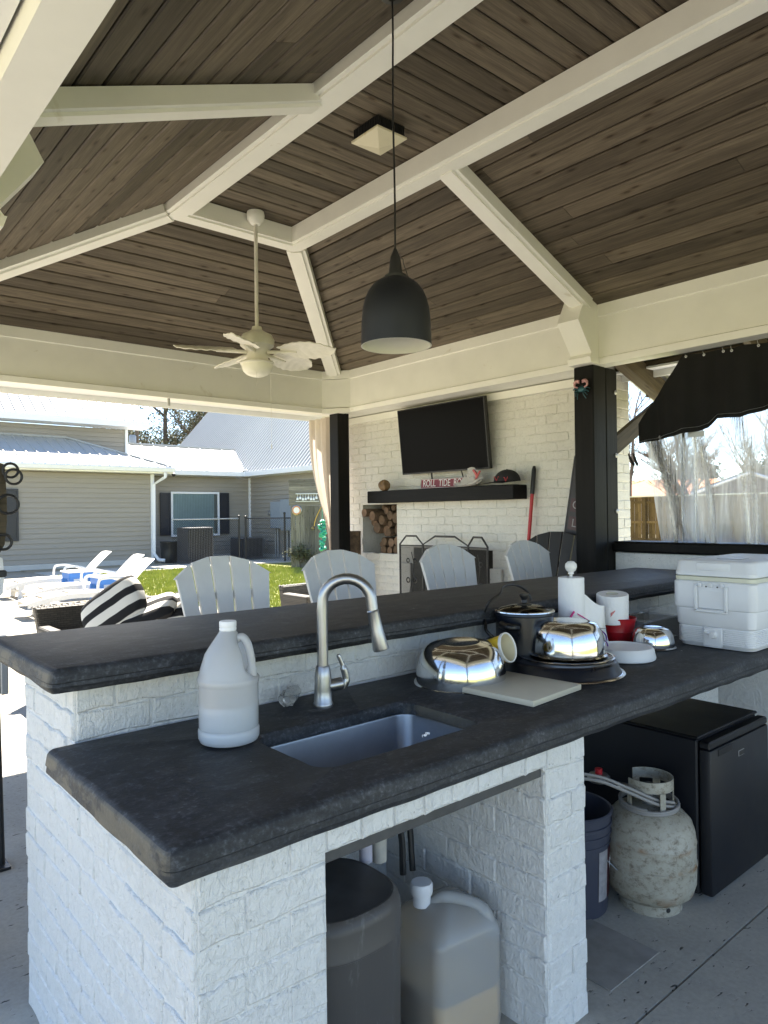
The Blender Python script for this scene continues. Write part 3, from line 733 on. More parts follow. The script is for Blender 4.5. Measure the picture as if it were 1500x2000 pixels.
# ================================================================== BAR
bar = thing('outdoor_bar', 'white painted brick outdoor bar with charcoal concrete tops on two levels', 'bar', (2.3, 1.8, 0))
LX, FY, BY, RY = .575, 1.215, 1.895, 2.355; ZU = .825
bw = thing('brick_wall', None, None, (LX, FY, 0)); bw.parent = bar; bw.matrix_parent_inverse = W(bar).inverted()
e = .0
rough_core([((LX, FY, 0), (.865, BY, ZU)), ((LX, BY, 0), (4.15, RY, 1.045)), ((.865, FY, .766), (1.612, FY+.09, .826)), ((1.612, FY, 0), (1.795, BY, ZU))], 'core', bw)
bricks(bw, (LX, RY, 0), (0, -1, 0), (-1, 0, 0), RY-FY, ZU-.001, bl=.2, proud=.004)            # end face (left)
bricks(bw, (LX, RY, ZU), (0, -1, 0), (-1, 0, 0), RY-BY, 1.045-ZU, bl=.2, proud=.004)
bricks(bw, (LX, FY, 0), (1, 0, 0), (0, -1, 0), .29, ZU, bl=.2, proud=.004)                    # left pier
for k in range(8):                                                                            # soldier strip above the sink opening
    x0 = .865+k*.0935; pos = Vector((x0+.0467, FY-.005+.015, .796)); m = Matrix.Translation(pos) @ Matrix.Diagonal((.088, .03, .058, 1)); link(bpy.data.objects.new('brick', BR[k % 9]), bw, m)
bricks(bw, (1.612, FY, 0), (1, 0, 0), (0, -1, 0), .183, ZU, bl=.2, proud=.004, off=.09)        # pillar front
bricks(bw, (1.612, BY, 0), (0, -1, 0), (-1, 0, 0), BY-FY, ZU, bl=.2, proud=.004)              # pillar side
bricks(bw, (LX, BY, .90), (1, 0, 0), (0, -1, 0), 3.57, .145, bl=.2, proud=.004)               # splash wall above counter
bricks(bw, (2.6, BY, .55), (1, 0, 0), (0, -1, 0), 1.55, .275, bl=.2, proud=.004)
b = B(); b.box((.867, FY+.012, .735), (1.61, FY+.05, .765), .002); b.obj('lintel_bar', 'lintel', bar)
# slabs
def slab_mesh(x0, y0, x1, y1, zt, zb, hole=None, cen=None, amp=.0026, flare=.0, rnd=.018, seed=0, stepx=.03):
    b = B(); cr = .03; P = []
    def add(a, c):
        n = max(1, int((Vector(c)-Vector(a)).length/stepx))
        for k in range(n): P.append(Vector(a).lerp(Vector(c), k/n))
    cr = .026
    def arc(cx_, cy_, a0):
        for k in range(6): t_ = a0+PI/2*k/6; P.append(Vector((cx_+cr*math.cos(t_), cy_+cr*math.sin(t_), 0)))
    add((x0+cr, y0, 0), (x1-cr, y0, 0)); arc(x1-cr, y0+cr, -PI/2); add((x1, y0+cr, 0), (x1, y1-cr, 0)); arc(x1-cr, y1-cr, 0)
    add((x1-cr, y1, 0), (x0+cr, y1, 0)); arc(x0+cr, y1-cr, PI/2); add((x0, y1-cr, 0), (x0, y0+cr, 0)); arc(x0+cr, y0+cr, PI)
    N = len(P); h = zt-zb; c0 = Vector(cen) if cen else Vector(((x0+x1)/2, (y0+y1)/2, 0)); rings = []
    mid = Vector(((x0+x1)/2, (y0+y1)/2, 0))
    def nrm(i): t = (P[(i+1) % N]-P[i-1]).normalized(); return Vector((t.y, -t.x, 0))
    NR = [nrm(i) for i in range(N)]
    for off, z in ((-rnd, zt), (-rnd*.62, zt-rnd*.08), (-rnd*.28, zt-rnd*.30), (-rnd*.07, zt-rnd*.62), (0.0, zt-rnd), (.003, zt-h*.5), (.0, zt-h*.55), (.002, zb+.02), (-.012, zb+.003), (-.03, zb)):
        ring = []
        for i, p in enumerate(P):
            nz = mnoise.noise(Vector((p.x*7+seed, p.y*7, z*9)))*amp+mnoise.noise(Vector((p.x*31+seed, p.y*31, z*20)))*amp*.35
            q = p+NR[i]*(off+nz*(0 if off == -rnd else 1)); dz = 0
            if z < zt-h*.6: dz = mnoise.noise(Vector((p.x*9+seed, p.y*9, 4)))*amp*1.4
            ring.append(b.bm.verts.new((q.x, q.y, z+dz)))
        rings.append(ring)
    for a, c in zip(rings, rings[1:]):
        for i in range(N): b.bm.faces.new((a[i], a[(i+1) % N], c[(i+1) % N], c[i]))
    if hole is None:
        b.bm.faces.new(rings[0]); b.bm.faces.new(list(reversed(rings[-1])))
    else:
        hx0, hy0, hx1, hy1, hr = hole
        def hit(d):
            # ray from centre to rounded rect
            hw, hh = (hx1-hx0)/2, (hy1-hy0)/2; lo, hi = 0, 2
            cx, cy = (hx0+hx1)/2, (hy0+hy1)/2
            for _ in range(40):
                t = (lo+hi)/2; x, y = abs(d.x*t), abs(d.y*t); qx, qy = max(x-(hw-hr), 0), max(y-(hh-hr), 0)
                ins = (x <= hw and y <= hh and (qx*qx+qy*qy <= hr*hr))
                if ins: lo = t
                else: hi = t
            return Vector((cx+d.x*lo, cy+d.y*lo, 0))
        def inner(ring, zz, sh, zo=0):
            out = []
            for v in ring:
                d = Vector((v.co.x-c0.x, v.co.y-c0.y, 0)).normalized(); p = hit(d); q = p-d*sh
                wob = mnoise.noise(Vector((p.x*16, p.y*16, 2)))*.003
                out.append(b.bm.verts.new((q.x+d.x*wob, q.y+d.y*wob, zz)))
            return out
        it = inner(rings[0], zt, -.010); i2 = inner(rings[0], zt-.006, -.002); i3 = inner(rings[0], zt-.036, .003); ib = inner(rings[-1], zb, .0)
        for a, c in ((rings[0], it), (it, i2), (i2, i3), (i3, ib), (ib, rings[-1])):
            for i in range(N):
                try: b.bm.faces.new((a[i], a[(i+1) % N], c[(i+1) % N], c[i]))
                except ValueError: pass
    return b
HOLE = (.930, 1.306, 1.462, 1.618, .05)
slab_mesh(.50, 1.160, 4.12, 1.893, .900, .829, HOLE, ((.930+1.462)/2, (1.306+1.618)/2, 0), seed=3, stepx=.02).obj('countertop', 'counter', bar, smooth=True)
slab_mesh(.487, 1.786, 4.175, 2.43, 1.110, 1.047, None, seed=9, amp=.0034).obj('bar_top', 'counter', bar, smooth=True)
# sink basin (part of the bar)
sk = thing('sink', None, None, (1.195, 1.46, .8)); sk.parent = bar; sk.matrix_parent_inverse = W(bar).inverted()
def rrect(x0, y0, x1, y1, r, n=8):
    out = []
    for cx, cy, a in ((x1-r, y0+r, -PI/2), (x1-r, y1-r, 0), (x0+r, y1-r, PI/2), (x0+r, y0+r, PI)):
        for k in range(n+1): t = a+PI/2*k/n; out.append((cx+r*math.cos(t), cy+r*math.sin(t)))
    return out
b = B(); rings = []
for off, z, r in ((.0095, .866, .052), (.0135, .8655, .050), (.0155, .860, .048), (.020, .72, .05), (.034, .695, .05), (.08, .686, .05), (.12, .684, .04)):
    rings.append([b.bm.verts.new((x, y, z)) for x, y in rrect(.930+off-.006, 1.306+off-.006, 1.462-off+.006, 1.618-off+.006, r)])
for a, c in zip(rings, rings[1:]):
    for i in range(len(a)): b.bm.faces.new((a[i], a[(i+1) % len(a)], c[(i+1) % len(a)], c[i]))
b.bm.faces.new(rings[-1]); b.obj('basin', 'sink', sk, smooth=True)
b = B(); b.lathe([(.0, .003), (.02, .003), (.035, .004), (.042, .002)], (1.195, 1.50, .6845), 24); b.obj('drain', 'brushed', sk, smooth=True)
# ================================================================== HOUSE
house = thing('house', 'long tan sided house with white metal roofs behind the pool deck', 'house', (9, 23, 0))
def T(c=(0, 0, 0)): return Matrix.Translation(c)
def lap(o, u, n, L, z0, z1, h=.147, name='siding_board', xclip=None):
    o, u, n = Vector(o), Vector(u), Vector(n); k = 0; z = z0
    while z < z1-.02:
        zt = min(z+h, z1); b = B()
        b.prism([o+n*s+Vector((0, 0, zz)) for s, zz in ((0, z), (.034, z), (.034, z+.004), (.006, zt), (0, zt))], u*L)
        b.obj(name, 'siding', house); z = zt
def wallbox(lo, hi, name='wall', mat='siding'): b = B(); b.box(lo, hi); return b.obj(name, mat, house)
wallbox((-8, 22.02, .14), (9.13, 24.0, 2.98)); wallbox((9.13, 23.02, .1), (13.25, 26, 2.98)); wallbox((13.22, 13, .1), (19, 31, 3.0)); wallbox((-8, 24.02, 2.9), (9.06, 30, 4.42))
lap((-8, 22.02, 0), (1, 0, 0), (0, -1, 0), 17.1, .15, 2.82)
lap((9.15, 23.02, 0), (1, 0, 0), (0, -1, 0), 4.05, .13, 2.84)
lap((13.22, 23.0, 0), (0, -1, 0), (-1, 0, 0), 9.5, .13, 2.86)
lap((-8, 24.02, 0), (1, 0, 0), (0, -1, 0), 17.0, 3.55, 4.42)
b = B(); b.box((-8, 21.98, -.02), (9.14, 22.1, .145)); b.box((9.14, 22.98, -.02), (13.2, 23.1, .12)); b.box((13.17, 13.5, -.02), (13.3, 22.97, .12)); b.obj('foundation', 'foundation', house)
b = B(); b.box((9.05, 21.95, .15), (9.155, 22.0, 2.82)); b.obj('corner_trim', 'gutter', house); b = B(); b.box((9.135, 22.0, .15), (9.155, 22.9, 2.82)); b.obj('corner_trim', 'gutter', house); b = B(); b.box((9.0, 23.94, 3.4), (9.09, 24.0, 4.42)); b.obj('corner_trim', 'gutter', house); b = B(); b.box((13.14, 22.94, .13), (13.205, 23.0, 2.84)); b.obj('corner_trim', 'gutter', house)
# metal roofs: panels with a rib each
def roof(name, p00, p10, p01, p11, pitch=.30, rib=.034, ripw=.05):
    """p00->p10 eave, p01->p11 top; ribs run eave to top at right angles to the eave; outline clipped"""
    p00, p10, p01, p11 = map(Vector, (p00, p10, p01, p11)); u = (p10-p00).normalized(); a = p01-p00; v = (a-u*a.dot(u)); H = v.length; v.normalize(); n = u.cross(v)
    if n.z < 0: n = -n
    poly = [(0, 0), ((p10-p00).length, 0), ((p11-p00).dot(u), (p11-p00).dot(v)), ((p01-p00).dot(u), (p01-p00).dot(v))]
    def span(x):   # v range at x
        vs = []
        for i in range(4):
            (x0, y0), (x1, y1) = poly[i], poly[(i+1) % 4]
            if abs(x1-x0) < 1e-6: continue
            t = (x-x0)/(x1-x0)
            if -1e-6 <= t <= 1+1e-6: vs.append(y0+(y1-y0)*t)
        return (min(vs), max(vs)) if len(vs) > 1 else None
    xa, xb = min(p[0] for p in poly), max(p[0] for p in poly); k = 0; x = xa
    while x < xb-.02:
        x2 = min(x+pitch, xb); s1, s2 = span(x+1e-4), span(x2-1e-4); x0_ = x; x = x2
        if not s1 or not s2: continue
        b = B(); q = lambda xx, yy, z=0: p00+u*xx+v*yy+n*z
        quad(b, q(x0_, s1[0]), q(x2, s2[0]), q(x2, s2[1]), q(x0_, s1[1]))
        r0, r1 = x0_+.004, x0_+ripw
        if s1[1]-s1[0] > .1:
            b.prism([q(r0, s1[0]), q(r0+ripw*.25, s1[0], rib), q(r1-ripw*.25, s1[0], rib), q(r1, s1[0])], v*(s1[1]-s1[0]))
        b.obj(name, 'metalroof', house)
roof('roof_panel', (-8, 21.5, 3.02), (9.55, 21.5, 3.02), (-8, 24.0, 4.02), (7.1, 24.0, 4.02), .30)
roof('roof_panel', (9.55, 21.5, 3.02), (9.55, 27, 3.02), (7.1, 24.0, 4.02), (7.1, 25, 4.02), .30)
roof('roof_panel', (-8, 23.45, 4.68), (9.6, 23.45, 4.68), (-8, 27.5, 7.45), (9.6, 27.5, 7.45), .30)
roof('roof_panel', (9.0, 22.55, 3.03), (12.8, 22.55, 3.03), (9.0, 25.0, 4.03), (14.25, 25.0, 4.03), .45, .026)
roof('roof_panel', (12.8, 31.3, 3.03), (12.8, 11.5, 3.03), (20.5, 31.3, 11.8), (20.5, 11.5, 11.8), .20, .032, .06)
b = B(); b.tube([(-8, 24.0, 4.05), (7.1, 24.0, 4.05), (9.55, 21.5, 3.05)], .035, 6); b.tube([(9.0, 25.0, 4.06), (14.2, 25.0, 4.06), (12.85, 22.6, 3.07)], .05, 6); b.obj('ridge_cap', 'metalroof', house)
b = B()
b.prism([(-8, 21.36, 3.02), (-8, 21.34, 2.98), (-8, 21.38, 2.87), (-8, 21.5, 2.86), (-8, 21.5, 3.02)], (17.6, 0, 0)); b.obj('gutter', 'gutter', house)
b = B(); b.prism([(-8, 23.34, 4.66), (-8, 23.34, 4.45), (-8, 24.0, 4.43), (-8, 24.0, 4.6)], (17.6, 0, 0)); b.obj('gutter', 'gutter', house)
b = B(); b.prism([(9.2, 22.42, 3.02), (9.2, 22.42, 2.86), (9.2, 23.0, 2.84), (9.2, 23.0, 2.98)], (3.48, 0, 0)); b.obj('gutter', 'gutter', house)
b = B(); b.prism([(12.68, 11.5, 3.02), (12.68, 11.5, 2.86), (13.2, 11.5, 2.84), (13.2, 11.5, 2.98)], (0, 11.05, 0)); b.obj('gutter', 'gutter', house)
b = B(); b.box((-8, 21.5, 2.825), (9.6, 22.0, 2.86)); b.obj('soffit', 'trim', house)
b = B(); b.tube([(9.32, 21.44, 2.86), (9.32, 21.46, 2.72), (9.13, 21.9, 2.5), (9.13, 21.93, .3), (9.2, 21.75, .10), (9.32, 21.55, .08)], .06, 4); b.obj('downspout', 'gutter', house)
# security light under eave
b = B(); b.lathe([(.0, 0), (.05, .02), (.06, .1), (.0, .11)], n=10, mw=T((9.62, 21.6, 2.84)) @ Matrix.Rotation(2.2, 4, 'X')); b.box((9.5, 21.6, 2.83), (9.62, 21.66, 2.87)); b.obj('security_light', 'black', house)
# windows
def window(x0, x1, z0, z1, y):
    wd = thing('window', None, None, ((x0+x1)/2, y, z0)); wd.parent = house; wd.matrix_parent_inverse = W(house).inverted()
    b = B(); f = .07
    b.box((x0, y-.05, z0), (x0+f, y+.01, z1)); b.box((x1-f, y-.05, z0), (x1, y+.01, z1)); b.box((x0+f, y-.05, z1-f), (x1-f, y+.01, z1)); b.box((x0+f, y-.05, z0), (x1-f, y+.01, z0+f)); b.obj('frame', 'gutter', wd)
    b = B(); quad(b, (x0+f, y-.022, z0+f), (x1-f, y-.022, z0+f), (x1-f, y-.022, z1-f), (x0+f, y-.022, z1-f)); b.obj('pane', 'windowglass', wd)
    b = B(); n = 26
    for k in range(n):
        a = x0+f+(x1-x0-2*f-.12)*k/n; b.box((a+.004, y-.012, z0+f), (a+(x1-x0-2*f-.12)/n-.004, y-.008+.003*(k % 2), z1-f))
    b.obj('blinds', 'blind', wd)
window(10.14, 11.93, .78, 2.31, 22.965)
def shutter(x0, x1, z0, z1, y):
    s = thing('shutter', None, None, (x0, y, z0)); s.parent = house; s.matrix_parent_inverse = W(house).inverted()
    b = B(); b.box((x0, y-.045, z0), (x1, y-.02, z1), .004); b.obj('panel', 'shutter', s)
    b = B(); w_ = .05; zm = (z0+z1)/2
    for a, c, d, e_ in ((x0, x0+w_, z0, z1), (x1-w_, x1, z0, z1), (x0+w_, x1-w_, z0, z0+w_), (x0+w_, x1-w_, z1-w_, z1), (x0+w_, x1-w_, zm-.04, zm+.04)): b.box((a, y-.062, d), (c, y-.046, e_))
    b.obj('frame', 'shutter', s)
shutter(9.76, 10.12, .84, 2.27, 22.97); shutter(11.95, 12.31, .84, 2.28, 22.97); shutter(4.82, 5.20, .83, 2.30, 21.97)

# AC units
def ac(x, y, s, h, label, rz=0):
    t_ = thing('air_conditioner', label, 'air conditioner', (x, y, 0), rz, 'air conditioners beside the house')
    b = B(); b.box((-s/2, -s/2, .06), (s/2, s/2, h-.03), .05); b.obj('core', 'darkgap', t_, mw=W(t_))
    b = B()
    n = 15
    for k in range(n):
        a = -s/2+.03+(s-.06)*k/(n-1)
        for q in ((a-.012, -s/2-.012, a+.012, -s/2+.002), (a-.012, s/2-.002, a+.012, s/2+.012), (-s/2-.012, a-.012, -s/2+.002, a+.012), (s/2-.002, a-.012, s/2+.012, a+.012)): b.box((q[0], q[1], .07), (q[2], q[3], h-.05))
    b.obj('louvre_panel', 'acgrey', t_, mw=W(t_))
    b = B(); b.box((-s/2-.015, -s/2-.015, h-.05), (s/2+.015, s/2+.015, h), .03); b.box((-s/2-.02, -s/2-.02, 0), (s/2+.02, s/2+.02, .07)); b.obj('casing', 'acgrey', t_, mw=W(t_)); return t_
M['acgrey'] = plain('grey_ac_casing', (.13, .13, .14), .45, .3, var=.1)
ac(10.05, 20.95, .82, 1.12, 'tall grey air conditioner below the white framed window')
ac(12.25, 21.6, .80, .72, 'low dark air conditioner behind the chain link fence')
t_ = thing('plastic_drum', 'black drum squeezed between downspout and tall air conditioner', 'drum', (9.52, 21.7, 0))
b = B(); b.lathe([(.0, 0), (.24, 0), (.25, .02), (.26, .3), (.27, .62), (.285, .64), (.285, .68), (.0, .69)], (9.52, 21.7, 0), 28); b.obj('drum', 'black', t_, smooth=True)
b = B(); b.tube(catmull([(9.7, 21.5, .5), (9.8, 21.42, .3), (9.72, 21.40, .08), (9.5, 21.4, .03)]), .02, 6); b.obj('hose', 'black', t_, smooth=True)

# chain link fence
t_ = thing('chain_link_fence', 'black chain link fence in front of the house corner', 'fence', (11.5, 21.0, 0))
fp = [(9.3, 22.6), (9.85, 20.35), (11.45, 20.45), (11.55, 20.5), (12.6, 18.9), (13.1, 18.2)]
fp = [(9.0, 20.3), (11.30, 20.40), (11.55, 20.42), (12.25, 19.2), (13.15, 18.6)]
for (x, y), h in zip(fp[1:4], (1.42, 1.40, 1.50)):
    b = B(); b.tube([(x, y, 0), (x, y, h)], .03, 8); b.lathe([(.0, .05), (.03, .04), (.04, .01), (.034, -.02)], (x, y, h+.02), 10); b.obj('post', 'black', t_, smooth=True)
for a, c, mt in ((fp[0], fp[1], 'conduit'), (fp[2], fp[3], 'black'), (fp[3], fp[4], 'black')):
    b = B(); b.tube([(*a, 1.38), (*c, 1.38)], .02, 6); b.obj('top_rail', mt, t_)
b = B()
for a, c in ((fp[0], fp[1]), (fp[2], fp[3]), (fp[3], fp[4])):
    a, c = Vector((*a, 0)), Vector((*c, 0)); L = (c-a).length; d = (c-a)/L; s = .075; H = 1.35; k = -int(H/s)
    while k*s < L:
        for sg in (1, -1):
            x0 = k*s if sg > 0 else k*s+H; z0, z1 = .03, H
            xa, xb = x0, x0+sg*H
            t0 = 0; t1 = 1
            if sg > 0: t0 = max(0, -xa/H); t1 = min(1, (L-xa)/H)
            else: t0 = max(0, (xa-L)/H); t1 = min(1, xa/H)
            if t1-t0 > .02:
                p, q = a+d*(xa+sg*H*t0)+Vector((0, 0, z0+H*t0)), a+d*(xa+sg*H*t1)+Vector((0, 0, z0+H*t1)); b.tube([p, q], .0035, 3, False)
        k += 1
b.obj('chain_link_mesh', 'black', t_, kind='stuff')

# electrical boxes
t_ = thing('electrical_boxes', 'grey electrical panel boxes with conduits on the side wall', 'electrical box', (13.1, 20.7, 1))
b = B(); b.box((13.0, 20.62, 1.02), (13.2, 21.28, 1.93), .01); b.obj('meter_box', 'elbox', t_)
b = B(); b.box((12.98, 19.95, .95), (13.2, 20.6, 2.0), .01); b.obj('panel_box', 'elbox', t_)
b = B(); b.lathe([(.0, 0), (.09, 0), (.09, .05), (.07, .09), (.0, .1)], n=18, mw=T((13.18, 21.55, 1.55)) @ Matrix.Rotation(-PI/2, 4, 'Y')); b.obj('meter', 'galv', t_, smooth=True)
b = B(); b.box((13.05, 19.8, .98), (13.2, 19.98, 1.3), .01); b.obj('small_box', 'gutter', t_)
b = B()
for y in (21.15, 21.0, 20.4, 20.2): b.tube([(13.12, y, 0), (13.12, y, 1.0)], .03, 8)
b.obj('conduit', 'conduit', t_, smooth=True)

# outdoor shower wall
t_ = thing('shower_wall', 'weathered board shower wall left of the tied curtain', 'shower wall', (11.1, 16.2, 0))
ax, ay = Vector((10.80, 16.62, 0)), Vector((11.55, 15.85, 0)); d = (ay-ax); L = d.length; d.normalize(); nn = Vector((-d.y, d.x, 0))*-1
if nn.dot(-ax) < 0: nn = -nn
for k in range(8):
    w_ = L/8; p = ax+d*(w_*k+.004); hh = 1.72; b = B(); m = frame(p+d*(w_/2)+Vector((0, 0, hh/2)), (0, 0, 1), d); b.box((-hh/2, -w_/2+.004, -.012), (hh/2, w_/2-.004, .012), .003); b.obj('upright_board', 'greywood', t_, mw=m)
for k in range(7):
    zz = 1.73+k*.105; off = random.uniform(-.05, .05); m = frame((ax+ay)/2+Vector((0, 0, zz+.05)), d, (0, 0, 1)); b = B(); b.box((-L/2-.03+off*.3, -.048, -.012), (L/2+.03+off, .048, .014), .003); b.obj('cross_board', 'greywood', t_, mw=m)
q = lambda s, z, o=.05: ax+d*(L*s)+nn*o+Vector((0, 0, z))
b = B(); b.tube(catmull([q(.62, 1.15), q(.66, 1.35), q(.78, 1.62), q(.86, 1.72, .09), q(.93, 1.66, .13), q(.95, 1.58, .15)]), .012, 6); b.lathe([(.0, 0), (.055, .0), (.03, .05), (.01, .07)], q(.58, 1.08, .07), 12); b.lathe([(.02, .07), (.05, .0), (.0, 0)], q(.95, 1.52, .15), 12); b.obj('shower_head', 'brass', t_, smooth=True)
t2 = thing('glass_rack', 'small white rack of hanging glasses on the shower wall', 'rack', q(.45, 1.9, .03)); b = B()
for k in range(8): p = q(.2+.07*k, 1.90+.02*math.sin(k*2), .05); b.lathe([(.004, .16), (.005, .08), (.03, .06), (.034, 0)], p-Vector((0, 0, .02)), 8)
b.tube([q(.15, 2.05, .04), q(.75, 2.05, .04)], .012, 6); b.tube([q(.15, 1.84, .04), q(.75, 1.84, .04)], .01, 6); b.obj('glasses', 'gutter', t2, smooth=True)
t2 = thing('thermometer', 'round silver thermometer on the shower wall', 'thermometer', q(.17, 1.6, .03)); md = frame(q(.17, 1.6, .03), d, (0, 0, 1)); sg = 1 if (md.to_3x3() @ Vector((0, 0, 1))).dot(nn) > 0 else -1
b = B(); b.lathe([(.0, 0), (.135, 0), (.14, .02*sg), (.12, .035*sg)], n=28, mw=md); b.obj('rim', 'galv', t2, smooth=True)
b = B(); b.lathe([(.0, .03*sg), (.12, .028*sg)], n=28, mw=md); b.obj('dial', 'orange_roof', t2)
b = B(); b.lathe([(.0, .033*sg), (.085, .031*sg)], n=28, mw=md); b.obj('face', 'whiteprint', t2)

# ================================================================== LOUNGERS
def lounger(loc, rz, label):
    t_ = thing('sun_lounger', label, 'sun lounger', loc, rz, 'white sun loungers on the pool deck'); mw = W(t_)
    prof = [(-.02, .235), (.12, .275), (.35, .315), (.62, .335), (.90, .33), (1.15, .315), (1.42, .31)]
    P = catmull([(x, 0, z) for x, z in prof], 6)
    def side(s):
        b = B(); b.grid(lambda u, v: P[min(len(P)-1, int(u*(len(P)-1)+.5))]+Vector((0, s*.30, 0))+Vector((0, [-.022, .022, .022, -.022][int(v*4+.5) % 4], [.0, .0, -.075, -.075][int(v*4+.5) % 4])), len(P)-1, 4, closev=True); return b
    for s in (-1, 1): side(s).obj('side_rail', 'lounger', t_, mw=mw, smooth=False)
    b = B(); n = 16
    for k in range(n):
        i = int((len(P)-1)*(k+.5)/n); p = P[i]; b.box((p.x-.035, -.28, p.z-.018), (p.x+.035, .28, p.z-.004), .003)
    b.obj('seat_slats', 'lounger', t_, mw=mw)
    Q = catmull([(1.40, 0, .31), (1.55, 0, .47), (1.70, 0, .63), (1.84, 0, .76), (1.90, 0, .79)], 5)
    b = B(); N = len(Q)
    def bf(u, v):
        i = int(u*(N-1)+.5); w_ = .27*(1-.35*max(0, (u-.75)/.25)**2); y = [-w_, w_, w_, -w_][int(v*4+.5) % 4]; off = [.0, .0, -.03, -.03][int(v*4+.5) % 4]; return Q[i]+Vector((-off*-.7, y, off*.7))
    V = b.grid(bf, N-1, 4, closev=True); b.bm.faces.new(V[0]); b.bm.faces.new(V[-1]); b.obj('backrest', 'lounger', t_, mw=mw)
    for x, w_ in ((.22, .29), (1.25, .29)):
        for s in (-1, 1):
            b = B(); b.prism([(x-.05, s*w_-.02, .0), (x+.03, s*w_-.02, 0), (x+.07, s*w_-.02, .27), (x-.03, s*w_-.02, .27)], (0, .04, 0)); b.obj('leg', 'lounger', t_, mw=mw)
        b = B(); b.box((x-.02, -.27, .1), (x+.03, .27, .14)); b.obj('stretcher', 'lounger', t_, mw=mw)
    for s in (-1, 1):
        b = B(); b.tube(catmull([(.95, s*.33, .20), (.95, s*.34, .36), (.97, s*.34, .50), (1.05, s*.34, .535), (1.25, s*.34, .525), (1.5, s*.33, .44), (1.6, s*.31, .42)]), .022, 6); b.obj('armrest', 'lounger', t_, mw=mw, smooth=True)
    return t_
lounger((2.78, 11.45, 0), -.02, 'nearest white plastic lounger on the deck with backrest raised')
lounger((3.17, 12.85, 0), -.03, 'middle white plastic lounger between the two blue side tables')
lounger((3.19, 14.55, 0), -.02, 'farthest white plastic lounger closest to the house wall')
def stable(loc, label):
    t_ = thing('side_table', label, 'side table', loc, 0, 'blue side tables between the loungers'); mw = W(t_)
    b = B(); b.box((-.30, -.24, .47), (.30, .24, .50), .01); b.obj('table_top', 'lounger', t_, mw=mw)
    b = B(); b.box((-.27, -.21, .36), (.27, .21, .468)); b.obj('apron', 'blue', t_, mw=mw)
    for sx in (-1, 1):
        for sy in (-1, 1): b = B(); b.box((sx*.235-.045, sy*.18-.03, 0), (sx*.235+.045, sy*.18+.03, .358)); b.obj('leg', 'blue', t_, mw=mw)
stable((4.28, 13.65, 0), 'blue side table with white top behind the middle lounger')
stable((4.28, 12.1, 0), 'blue side table with white top beside the nearest lounger')

# ================================================================== WICKER SOFA AND CUSHIONS
def wick(loc, rz, label, name, w_, dd, h, group=None):
    t_ = thing(name, label, 'wicker '+('sofa' if w_ > 1 else 'chair'), loc, rz, group); mw = W(t_)
    b = B(); b.box((-w_/2, -dd/2, .05), (w_/2, dd/2, .36), .01); b.obj('base', 'wicker', t_, mw=mw)
    b = B(); V = b.box((-w_/2, dd/2-.09, .36), (w_/2, dd/2, h), .012)
    for v in V: v.co.y += (v.co.z-.36)*.12; v.co.x *= 1+(v.co.z-.36)*.18; v.co.z += math.sin(v.co.x*2)*.008
    b.obj('backrest', 'wicker', t_, mw=mw)
    for s in (-1, 1):
        b = B(); b.box((s*w_/2-.05, -dd/2, .36), (s*w_/2+.05, dd/2-.1, .58), .012); b.obj('arm', 'wicker', t_, mw=mw)
    b = B()
    for k in range(int(w_/.045)): x = -w_/2*1.07+k*.0465*1.03; b.lathe([(.0, -.012), (.02, 0), (.0, .012)], (x, dd/2-.045+(h-.36)*.12, h-.004), 6)
    b.obj('rim_weave', 'wicker', t_, mw=mw)
    return t_
wick((2.35, 6.05, 0), .0, 'dark woven wicker sofa on the deck with striped cushions', 'wicker_sofa', 1.35, .75, .73)
wick((4.75, 6.75, 0), .0, 'black wicker chair behind the gap between bar chairs', 'wicker_chair', .62, .6, .66)
def cushion(c, ax, ay, th, label, name='cushion', rz=0, squash=1.0):
    ax, ay = Vector(ax), Vector(ay); m = frame(c, ax, ay); lx, ly = ax.length, ay.length; b = B()
    for sg in (1, -1):
        def f(u, v):
            x, y = (u*2-1), (v*2-1); e = max(0, (1-x**4))*max(0, (1-y**4)); k = 1-.10*(x*x*y*y)
            return (x*lx*k*(1-.06*y*y), y*ly*k*(1-.06*x*x), sg*th*(e**.42)*(1+.10*mnoise.noise(Vector((x*2, y*2, sg)))))
        b.grid(f, 22, 18)
    bmesh.ops.remove_doubles(b.bm, verts=b.bm.verts, dist=.0015); o = b.obj(name, 'stripe', None, smooth=True, mw=m); return tag(o, label, 'cushion', 'striped cushions on the wicker sofa')
cushion((1.945, 5.44, .775), (.17, -.145, .155), (-.03, .15, .12), .075, 'large black and cream striped cushion standing slanted on the sofa')
cushion((2.13, 5.25, .745), (.17, -.145, .085), (.05, .15, .05), .06, 'striped cushion lying behind the slanted one')
cushion((2.28, 5.20, .765), (.15, -.12, .05), (.08, .14, .08), .05, 'folded striped cushion partly hidden by the white bar chair')

